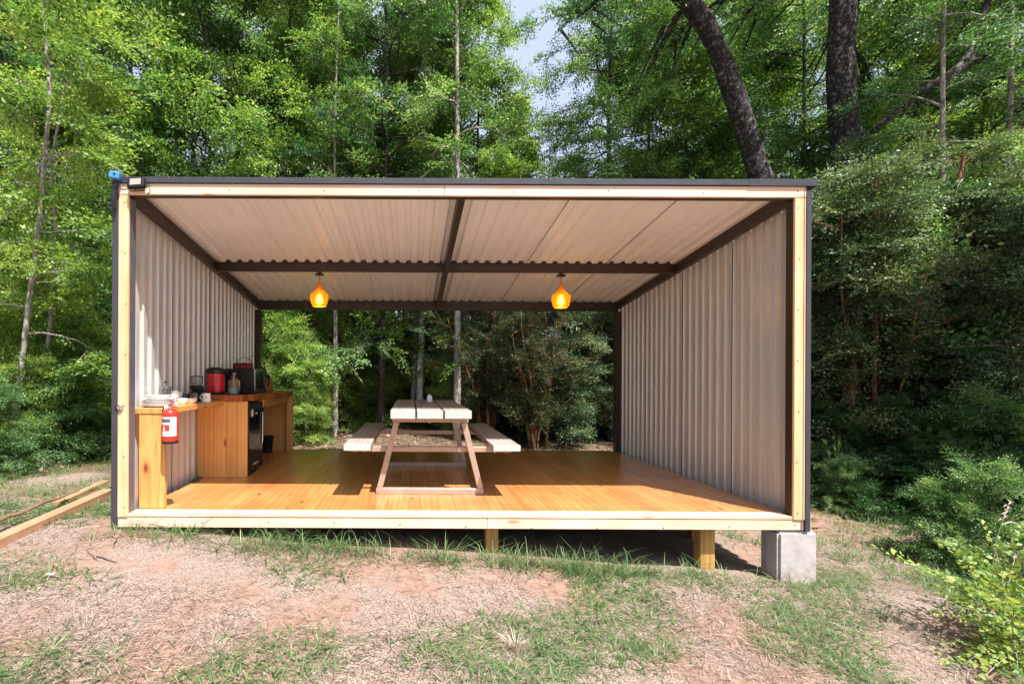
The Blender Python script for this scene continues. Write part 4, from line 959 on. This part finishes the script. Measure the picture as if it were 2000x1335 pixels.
for i, (px, d, s_, l_) in enumerate([(1640, 6.2, .55, 'broad leaved plant by the right wall foot'), (1700, 5.7, .45, 'broad leaved plant above the bare soil mound'), (1805, 5.7, .6, 'broad leaved plant in the shade, middle one'), (1890, 5.5, .75, 'tall broad leaved plant near the lime shrub'), (1970, 5.2, .8, 'broad leaved plant at the right picture edge'), (1885, 6.0, 1.5, 'large leaved plant high in the right thicket')]):
    place('Bp', px, d, l_, s_, i * 1.9, 'broad leaved plants at the forest edge')
# left edge
for i, (k, px, d, s_, l_) in enumerate([('U', 10, 6.6, .8, 'leafy shrub at the left picture edge'), ('U', 90, 7.4, 1.05, 'leafy shrub behind the pale sapling'), ('V', 160, 8.0, 1.1, 'shrub touching the left wall of the shelter'), ('U', -40, 8.2, 1.4, 'tall shrub cut by the left edge'), ('U', 120, 9.4, 1.5, 'tall bright shrub left of the shelter'), ('V', 190, 6.9, .45, 'low shrub behind the thin timber'), ('V', 60, 6.2, .45, 'low shrub behind the long timber'), ('U', 215, 9.2, 1.3, 'shrub hugging the left wall outside'), ('U', 40, 6.0, .55, 'low leafy shrub at the foot of the leaning sapling'), ('V', 110, 6.3, .6, 'low leafy shrub between the sapling and the timbers'), ('U', 165, 7.0, .85, 'leafy shrub beside the lower left wall of the shelter'), ('U', 60, 8.6, 1.5, 'tall leafy shrub behind the saplings'), ('V', 205, 8.0, .8, 'shrub against the lower left wall outside'), ('V', -20, 5.4, .5, 'low shrub cut by the left picture edge')]):
    place(k, px, d, l_, s_, i * 1.1, G6)
for x_, y_, s_, l_ in ((9.1, -1.8, .97, 'unseen dark evergreen tree added outside the right edge to shade the thicket'),):  # out-of-view tree added so its crown shades the right thicket
    o = copy_tree(made['D']); o.location = (x_, y_, float(gz(x_, y_))); o.rotation_euler = (0, 0, x_); o.scale = (s_, s_, s_); o['label'] = l_; o['group'] = G5
# nearer saplings with pale thin trunks (left)
def pxp(px, py, d): return ((px - 803) * d / F_PX, d - CAM_D, CAM_H - (py - 735) * d / F_PX)
p_ = [pxp(8, 985, 5.9), pxp(22, 880, 5.9), pxp(45, 700, 5.9), pxp(62, 540, 5.9), pxp(80, 400, 5.9), pxp(88, 280, 5.9), pxp(96, 190, 5.9), pxp(88, 90, 5.9), pxp(80, 0, 5.9), pxp(84, -120, 5.9), pxp(95, -260, 5.9)]
make_tree(31, 'sapling', 'pale thin leaning sapling near the left edge of the picture', 'sapling', 6.5, 1.25, 1.3, 26, M['leaf_lime'], M['bark_pale'], .035, spr=4, subs=3, template=SP, tint0=.42, path=p_, radii=[.034, .033, .031, .029, .027, .025, .023, .019, .016, .012, .006], shell=.4, flat=.4, upang=.35)
p_ = [pxp(78, 930, 6.6), pxp(92, 700, 6.6), pxp(104, 560, 6.6), pxp(108, 430, 6.6), pxp(96, 340, 6.6), pxp(110, 250, 6.6), pxp(135, 120, 6.6), pxp(150, -20, 6.6)]
make_tree(32, 'sapling', 'second thin sapling between the leaning one and the shelter wall', 'sapling', 5.2, 1.0, 1.2, 20, M['leaf_bright'], M['bark_pale'], .03, spr=4, subs=3, template=SP, tint0=.6, path=p_, radii=[.03, .028, .026, .023, .02, .016, .012, .006], shell=.4, flat=.4, upang=.35)
p_ = [pxp(30, 960, 9.0), pxp(36, 460, 9.0), pxp(40, 360, 9.0), pxp(54, 290, 9.0), pxp(60, 200, 9.0), pxp(50, 60, 9), pxp(45, -120, 9)]
make_tree(33, 'forest_tree', 'grey trunked tree behind the leaning sapling', 'tree', 8.4, 1.6, 3.6, 20, M['leaf_bright'], M['bark_pale'], .10, spr=5, subs=3, template=SP, tint0=.5, path=p_, radii=[.13, .11, .10, .09, .085, .075, .05])
M['bark_white'] = bark('white_bark', (.30, .29, .29), (.70, .70, .72), 20, .42, (1, 1, .4))
p_ = [pxp(820, 800, 11.5), pxp(821, 700, 11.5), pxp(824, 610, 11.5), pxp(828, 480, 11.5), pxp(826, 300, 11.5), pxp(822, 100, 11.5), pxp(818, -60, 11.5)]
make_tree(34, 'white_trunk_tree', 'tree with a bright white trunk, seen above the far end of the table', 'tree', 10.5, 1.5, 4.0, 26, M['leaf_mid'], M['bark_white'], .1, spr=5, subs=3, template=SP, tint0=.5, path=p_, radii=[.085, .075, .07, .065, .055, .045, .03])
p_ = [pxp(806, 800, 12.5), pxp(810, 700, 12.5), pxp(812, 600, 12.5), pxp(806, 400, 12.5), pxp(800, 200, 12.5)]
make_tree(35, 'white_trunk_tree', 'thinner white trunk just left of the bright white one', 'tree', 8.0, 1.3, 4.0, 20, M['leaf_mid'], M['bark_white'], .08, spr=5, subs=3, template=SP, tint0=.5, path=p_, radii=[.06, .055, .05, .04, .02])
# the two old trees on the right
p_ = [pxp(1560, 1010, 8.2), pxp(1562, 820, 8.2), pxp(1545, 560, 8.3), pxp(1510, 400, 8.4), pxp(1478, 330, 8.4), pxp(1448, 235, 8.4), pxp(1418, 135, 8.3), pxp(1380, 50, 8.2), pxp(1318, -25, 8.0), pxp(1230, -90, 7.8), pxp(1130, -170, 7.6)]
make_tree(41, 'old_tree', 'dark curved leaning trunk mottled with pale lichen', 'tree', 9.2, 2.0, 7.8, 8, M['leaf_mid'], M['bark_old'], .22, spr=6, subs=4, template=SP, tint0=.4, path=p_, radii=[.23, .21, .19, .18, .172, .165, .158, .15, .14, .12, .08])
p_ = [pxp(1652, 1010, 8.0), pxp(1650, 800, 8.0), pxp(1652, 450, 8.0), pxp(1650, 330, 8.0), pxp(1643, 200, 8.0), pxp(1640, 80, 8.0), pxp(1646, -60, 8.0), pxp(1660, -260, 7.9), pxp(1680, -500, 7.8)]
bt = make_tree(42, 'old_tree', 'thick upright trunk with lichen patches and a crooked limb', 'tree', 12.0, 3.6, 8.6, 22, M['leaf_mid'], M['bark_old'], .26, spr=9, subs=5, template=SP, tint0=.5, path=p_, radii=[.28, .25, .22, .205, .195, .19, .188, .17, .12])
q = MB(); pts = [Vector(pxp(*a_)) for a_ in ((1660, 285, 7.95), (1700, 255, 7.6), (1740, 226, 7.4), (1790, 178, 7.3), (1850, 145, 7.2), (1885, 118, 7.2), (1905, 70, 7.2), (1925, 0, 7.2), (1960, -80, 7.1))]
q.tube(pts, [.06, .055, .06, .065, .07, .08, .045, .04, .03], 12); q.tube([pts[5], Vector(pxp(1912, 112, 7.1)), Vector(pxp(1925, 100, 7.0))], [.06, .045, .02], 8)
q.build('limb', M['bark_old'], [c_ for c_ in bt.children if c_.name.startswith('trunk')][0])
for i_, (tr_, rad_, lb_, Rr, nb_) in enumerate([
    ([(1722, 870, 6.5), (1706, 760, 6.5), (1712, 640, 6.5), (1700, 560, 6.5), (1712, 470, 6.5), (1706, 385, 6.5), (1712, 300, 6.5)], [.03, .027, .026, .024, .022, .020, .012], 'myrtle tree with one thin straight orange trunk right of the shelter', .8, 16),
    ([(1664, 820, 6.6), (1666, 700, 6.6), (1672, 620, 6.6), (1690, 540, 6.6), (1700, 470, 6.6), (1690, 400, 6.6)], [.04, .036, .032, .026, .02, .01], 'myrtle tree bending right, close to the right wall', .8, 14),
    ([(1650, 790, 6.8), (1655, 640, 6.8), (1652, 560, 6.8), (1640, 490, 6.8), (1645, 400, 6.8)], [.04, .036, .034, .026, .012], 'myrtle tree with the thickest orange stem, nearest the right wall', .8, 14),
    ([(1850, 800, 6.6), (1848, 640, 6.6), (1856, 520, 6.6), (1858, 440, 6.6), (1862, 390, 6.6), (1876, 330, 6.6), (1880, 290, 6.6)], [.04, .036, .033, .03, .028, .022, .012], 'myrtle tree with a bare orange trunk forking high in the right thicket', .9, 16)]):
    make_tree(60 + i_, 'myrtle_tree', lb_, 'tree', 5.0, Rr, 1.9, nb_, M['leaf_dark'], M['bark_myrtle'], .03, spr=5, subs=3, template=SPs, tint0=.62, path=[pxp(*q_) for q_ in tr_], radii=rad_, upang=.6, group='slim orange barked myrtles right of the shelter')
# far wood behind everything
rng = np.random.default_rng(77); nF = 9000
ang = rng.uniform(-1.05, 1.12, nF); dist = rng.uniform(22, 31, nF)
hz = rng.beta(.9, 1.25, nF) * (10.5 + 1.6 * np.sin(ang * 9) + 1.2 * np.sin(ang * 23 + 1))
O = np.stack([np.sin(ang) * dist, np.cos(ang) * dist - CAM_D, hz - .2], 1)
Dv = norm(rng.normal(0, 1, (nF, 3)) * np.array([1, 1, .4])); Uv = norm(np.array([0, 0, 1.]) + rng.normal(0, .7, (nF, 3)))
fo = leaves_mesh('far_wood', O, Dv, Uv, rng.uniform(1.0, 1.9, nF), np.clip(.42 + .12 * rng.normal(size=nF), 0, 1), SPf, rng, M['leaf_mid'])
tag(fo, 'far off green wood closing the view between the nearer trees', 'wood', None, 'stuff')

nU = 5200; ang = rng.uniform(-.95, 1.1, nU); dist = rng.uniform(11.5, 22, nU); hz = rng.beta(1, 2.2, nU) * (1.5 + .5 * np.sin(ang * 17))
O = np.stack([np.sin(ang) * dist, np.cos(ang) * dist - CAM_D, hz], 1); O[:, 2] += gz(O[:, 0], O[:, 1])
kp = ~((O[:, 0] > -2.6) & (O[:, 0] < 1.0) & (O[:, 1] < 10.5)); O = O[kp]; nU = len(O)
uo = leaves_mesh('undergrowth', O, norm(rng.normal(0, 1, (nU, 3)) * np.array([1, 1, .5]) + np.array([0, 0, .4])), norm(np.array([0, 0, 1.]) + rng.normal(0, .7, (nU, 3))), rng.uniform(.9, 1.7, nU), np.clip(.45 + .12 * rng.normal(size=nU), 0, 1), SP, rng, M['leaf_mid'])
tag(uo, 'leafy undergrowth covering the forest floor between the trunks', 'undergrowth', None, 'stuff')

# ------------------------------------------------------------------ lime shrub in the lower right corner
def make_corner():
    rng = np.random.default_rng(88); t = thing('lime_shrub', 'bright yellow green shrub with arching twigs in the lower right corner', 'shrub'); lines = []; O = []; Dr = []; Up = []; Sc = []; Ti = []
    base = np.array([4.42, -.32, float(gz(4.42, -.32))]) 
    targets = [(1785, 1100, 3.15), (1850, 1060, 3.2), (1905, 1085, 3.1), (1940, 1060, 3.3), (1985, 1075, 3.2), (1870, 1130, 3.0), (1930, 1160, 2.9), (1980, 1180, 2.8), (1905, 1210, 3.0), (2030, 1100, 3.0), (2000, 1240, 2.75), (1950, 1250, 2.9), (1900, 1280, 2.8), (1990, 1300, 2.6), (2060, 1200, 2.8), (1880, 1180, 3.2), (1960, 1120, 3.1), (2010, 1150, 2.9), (1960, 1210, 2.7), (1930, 1310, 2.6)]
    for i, tg in enumerate(targets):
        e = np.array(pxp(*tg)); b0 = np.array([(1990 - 803) * 3.0 / F_PX, 3.0 - CAM_D, 0.]) + rng.normal(0, .06, 3); b0[2] = float(gz(b0[0], b0[1])) - .03
        u = np.linspace(0, 1, 8)[:, None]; mid = (b0 + e) / 2 + np.array([.05, 0, .18]); pts = (1 - u) ** 2 * b0 + 2 * u * (1 - u) * mid + u * u * e; lines.append((pts, .006, .0015))
        for s_ in range(13):
            q0 = .22 + .78 * (s_ + .5) / 13; p0 = np.array([np.interp(q0, u[:, 0], pts[:, c_]) for c_ in range(3)]); td = norm(pts[-1] - pts[3])
            sd = norm(td + norm(np.cross(td, [0, 0, 1.])) * (1 if s_ % 2 else -1) * .8 + rng.normal(0, .2, 3)); O.append(p0); Dr.append(sd if s_ < 12 else td); Up.append(norm(np.array([-.1, -.25, 1.]) + rng.normal(0, .3, 3))); Sc.append(rng.uniform(.32, .52)); Ti.append(.42 + .2 * rng.normal())
    tubes_mesh('stems', lines, M['bark_pale'], t, 5)
    leaves_mesh('leaves', np.array(O), np.array(Dr), np.array(Up), np.array(Sc), np.array(Ti), [spray_template(rng, 8, .42, .10, 0) for _ in range(4)], rng, M['leaf_yellow'], t, aspect=.62)
make_corner()
# seed stalk
t = thing('grass_stalk', 'tall dry grass stalk with a drooping seed head above the lime shrub', 'grass stalk')
q = MB(); pts = [pxp(1925, 1230, 3.2), pxp(1935, 1130, 3.2), pxp(1950, 1040, 3.2), pxp(1972, 975, 3.2)]; q.tube(pts, [.003, .0026, .002, .0015], 5); q.build('stem', M['grass_stem'] if 'grass_stem' in M else M.setdefault('grass_stem', simple('grass_stem', (.22, .28, .12), .6)), t)
q = MB(); 
for k in range(9):
    a_ = Vector(pxp(1960 + k * 1.6, 1010 - k * 4.5, 3.2)); q.tube([a_, a_ + Vector((.012 * (1 if k % 2 else -1), 0, .012)), a_ + Vector((.03 * (1 if k % 3 else -1), 0, -.004))], [.004, .004, .001], 5)
q.tube([pxp(1957, 1018, 3.2), pxp(1975, 1013, 3.2), pxp(1994, 1018, 3.2)], [.002, .004, .001], 5); q.build('seed_head', simple('seed_husk', (.52, .42, .36), .8), t)

# ------------------------------------------------------------------ grass and straw
def blades(name, P, Hd, ln, wd, lift, tint, mat, label, cat, bend=.5):
    """P (N,3) base; Hd heading angle; ln length; lift 0 flat..1 upright"""
    n = len(P); h = np.stack([np.cos(Hd), np.sin(Hd), np.zeros(n)], 1); sd = np.stack([-np.sin(Hd), np.cos(Hd), np.zeros(n)], 1) * wd[:, None] * .5
    up = np.array([0, 0, 1.])[None]; l1 = lift[:, None]; L_ = ln[:, None]
    m1 = P + L_ * .5 * (h * np.sqrt(1 - np.clip(l1, 0, .98) ** 2) + up * l1); l2 = l1 - bend * (1 - .3 * l1)
    l2 = np.clip(l2, -.25, .95); m2 = m1 + L_ * .5 * (h * np.sqrt(1 - l2 ** 2) + up * l2)
    V = np.stack([P - sd, P + sd, m1 + sd * .8, m1 - sd * .8, m2 + sd * .12, m2 - sd * .12], 1).reshape(-1, 3)
    o = np_mesh(name, V, 6, [[0, 1, 2, 3], [3, 2, 4, 5]], mat, np.clip(tint, 0, 1)); tag(o, label, cat, None, 'stuff'); return o
rng = np.random.default_rng(21)
def field(x, y, s, seed):
    r = np.random.default_rng(seed); out = 0
    for _ in range(9):
        a = r.uniform(0, 2 * PI); k = s * r.uniform(.5, 2.2); out = out + np.sin(k * (x * math.cos(a) + y * math.sin(a)) + r.uniform(0, 6)) 
    return out / 3
bare = lambda x, y: np.exp(-(((x + 1.75) / .75) ** 2 + ((y + .55) / .35) ** 2)) + np.exp(-(((x - 3.75) / .6) ** 2 + ((y + .25) / .28) ** 2))
def inside(x, y): return (x > -2.3) & (x < 3.06) & (y > .02) & (y < 3.5)
N = 150000
x = rng.uniform(-5.5, 6.5, N); y = -2.4 + 4.6 * rng.beta(1.1, 1.9, N)
keep = (~inside(x, y)) & (rng.uniform(0, 1, N) > 1.15 * bare(x, y)) & (rng.uniform(0, 1, N) < .55 + .4 * field(x, y, 2.2, 5)); x = x[keep]; y = y[keep]; n = len(x)
blades('dry_grass', np.stack([x, y, gz(x, y) + rng.uniform(.001, .012, n)], 1), rng.uniform(0, 2 * PI, n), rng.uniform(.03, .11, n), rng.uniform(.0018, .004, n), np.abs(rng.normal(.08, .14, n)), .5 + .24 * rng.normal(size=n), M['straw'], 'thin dry straw scattered over the front yard soil', 'dry grass', .15)
# green grass tufts
def tufts(nt, xr, yr, dens, blades_n, lmin, lmax, lift, seed, yb=None, spread=.05):
    r = np.random.default_rng(seed); X_ = r.uniform(*xr, nt); Y_ = r.uniform(*yr, nt) if yb is None else yb(X_, r)
    k = (r.uniform(0, 1, nt) < dens(X_, Y_)) & ~inside(X_, Y_); X_ = X_[k]; Y_ = Y_[k]; n0 = len(X_); c = r.integers(blades_n[0], blades_n[1], n0); idx = np.repeat(np.arange(n0), c); n = len(idx)
    rad = r.exponential(spread, n); a = r.uniform(0, 2 * PI, n); px_ = X_[idx] + rad * np.cos(a); py_ = Y_[idx] + rad * np.sin(a)
    ti = (.48 + .13 * r.normal(size=n0))[idx] + .12 * r.normal(size=n); size = r.uniform(.7, 1.3, n0)[idx]
    return np.stack([px_, py_, gz(px_, py_) - .003], 1), a + r.normal(0, .7, n), r.uniform(lmin, lmax, n) * size, r.uniform(.0032, .0075, n), np.clip(r.normal(lift, .2, n), .05, .95), ti
def dens1(x, y):
    f = field(x, y, 3.2, 9); rightw = 1 / (1 + np.exp(-(x - .6) * 1.3))
    leftw = .75 * np.exp(-((x + 2.9) / .8) ** 2)
    return np.clip((f * 1.1 - .28 + .88 * rightw + leftw), 0, 1) * (1 - np.clip(1.2 * bare(x, y), 0, 1))
parts = [tufts(8500, (-4.6, 5.2), (-2.3, .5), dens1, (9, 24), .035, .125, .36, 31),
         tufts(1300, (3.0, 7.5), (-.2, 4.0), lambda x, y: .5 + .5 * field(x, y, 2.5, 3), (8, 22), .06, .22, .6, 32, spread=.06),
         tufts(2400, (-7.0, -2.4), (.3, 4.5), lambda x, y: .55 + .4 * field(x, y, 2.5, 4), (8, 20), .05, .16, .55, 33, spread=.06),
         tufts(330, (-2.3, 3.0), (0, 1), lambda x, y: .45 + .6 * field(x, y, 6, 6), (5, 14), .08, .30, .62, 34, yb=lambda X_, r: -.02 - np.abs(r.normal(0, .11, len(X_))), spread=.035),
         tufts(2600, (-7, 9), (3.7, 16), lambda x, y: .35 + .45 * field(x, y, .9, 7), (6, 14), .08, .25, .6, 35, spread=.1)]
PP = [np.concatenate([p[i] for p in parts]) for i in range(6)]
blades('green_grass', PP[0], PP[1], PP[2], PP[3], PP[4], PP[5], M['grass'], 'patchy green grass growing in the yard and along the deck', 'grass', .55)
# taller yellow tuft near the camera, bottom middle
r = np.random.default_rng(50); n = 90; cx_, cy_ = along(1010, 2.62)[:2]
a = r.uniform(0, 2 * PI, n); rad = r.exponential(.02, n); px_ = cx_ + rad * np.cos(a); py_ = cy_ + rad * np.sin(a)
o = blades('straw_tuft', np.stack([px_, py_, gz(px_, py_) - .003], 1), a, r.uniform(.06, .15, n), r.uniform(.002, .004, n), np.clip(r.normal(.7, .15, n), .2, .95), .75 + .15 * r.normal(size=n), M['straw'], 'pale upright tuft of dry straw at the bottom middle', 'straw tuft', .3)
del o['kind']
r = np.random.default_rng(51); n = 40; a = r.uniform(-.4 * PI, .5 * PI, n)
px_ = -2.19 + r.exponential(.012, n); py_ = 1.16 + r.normal(0, .045, n)
o = blades('weed', np.stack([px_, py_, np.full(n, -.01)], 1), a, r.uniform(.03, .11, n), r.uniform(.006, .012, n), np.clip(r.normal(.7, .2, n), .2, .95), .5 + .12 * r.normal(size=n), M['grass'], 'small green weed growing up between floor and left wall', 'weed', .4)
del o['kind']
# leaf litter under the trees
n = 26000; x = rng.uniform(-12, 16, n); y = rng.uniform(1.5, 16, n); k = ~inside(x, y) & ~((x > -4) & (x < 3.9) & (y < 1.9)); x = x[k]; y = y[k]; n = len(x)
P0 = np.stack([x, y, gz(x, y) + rng.uniform(.002, .02, n)], 1); a = rng.uniform(0, 2 * PI, n); s_ = rng.uniform(.02, .06, n)[:, None]; d1 = np.stack([np.cos(a), np.sin(a), rng.normal(0, .3, n)], 1) * s_; d2 = np.stack([-np.sin(a), np.cos(a), rng.normal(0, .3, n)], 1) * s_ * .5
o = np_mesh('leaf_litter', np.stack([P0 - d1, P0 - d2, P0 + d1, P0 + d2], 1).reshape(-1, 3), 4, [[0, 1, 2, 3]], leafmat('fallen_leaf', (.10, .06, .035), (.24, .15, .09), (.45, .34, .24), (1, 1, 1), .1), np.clip(.45 + .25 * rng.normal(size=n), 0, 1)); tag(o, 'brown fallen leaves under the trees', 'leaf litter', None, 'stuff')
# fallen twigs and pale chips in the yard
tws = [((190, 1105, 3.0), (240, 1118, 2.95), 'dark twig below the left deck corner'), ((175, 1310, 2.45), (232, 1282, 2.55), 'dark twig near the bottom left'), ((285, 1335, 2.4), (335, 1278, 2.6), 'thin twig leaning towards the bottom edge'), ((172, 1092, 3.1), (192, 1112, 3.05), 'short dark twig at the left of the bare patch'), ((1140, 1238, 2.8), (1152, 1262, 2.75), 'short twig in the straw near the bottom middle'), ((230, 1068, 3.4), (222, 1088, 3.3), 'little forked twig under the left post')]
for i, (a_, b_, l_) in enumerate(tws):
    A_ = Vector(pxp(a_[0], 735, a_[2])); B_ = Vector(pxp(b_[0], 735, b_[2])); pts = []
    A_.y = (CAM_H - float(gz(A_.x, -1))) * F_PX / (a_[1] - 735) - CAM_D; A_.x = (a_[0] - 803) * (A_.y + CAM_D) / F_PX
    B_.y = (CAM_H - float(gz(B_.x, -1))) * F_PX / (b_[1] - 735) - CAM_D; B_.x = (b_[0] - 803) * (B_.y + CAM_D) / F_PX
    for k in range(6):
        p = A_.lerp(B_, k / 5); p.x += .006 * math.sin(k * 2.1 + i); p.z = float(gz(p.x, p.y)) + .008 + .006 * math.sin(k + i); pts.append(p)
    q = MB(); q.tube(pts, [.005, .0048, .0045, .004, .003, .0015], 6); o = q.build('fallen_twig', M['twig']); tag(o, l_, 'twig', 'fallen twigs in the yard')
for i, (px, py, l_) in enumerate([(330, 1084, 'pale stone chip on the bare soil patch'), (398, 1060, 'white stone below the deck edge'), (100, 1222, 'white stone near the lower left'), (684, 1080, 'flat pale chip below the deck middle')]):
    x_ = 0; 
    d = 1.5 * F_PX / (py - 735); x_ = (px - 803) * d / F_PX; y_ = d - CAM_D
    bm = bmesh.new(); bmesh.ops.create_icosphere(bm, subdivisions=2, radius=.02); r_ = random.Random(i)
    for v in bm.verts: v.co = Vector((v.co.x * 1.3, v.co.y * .9, v.co.z * .5)) * r_.uniform(.85, 1.15)
    me = bpy.data.meshes.new('pebble'); bm.to_mesh(me); bm.free(); me.materials.append(M['stone']); o = link(bpy.data.objects.new('pebble', me)); o.location = (x_, y_, float(gz(x_, y_)) + .006); tag(o, l_, 'stone', 'pale stones in the yard')
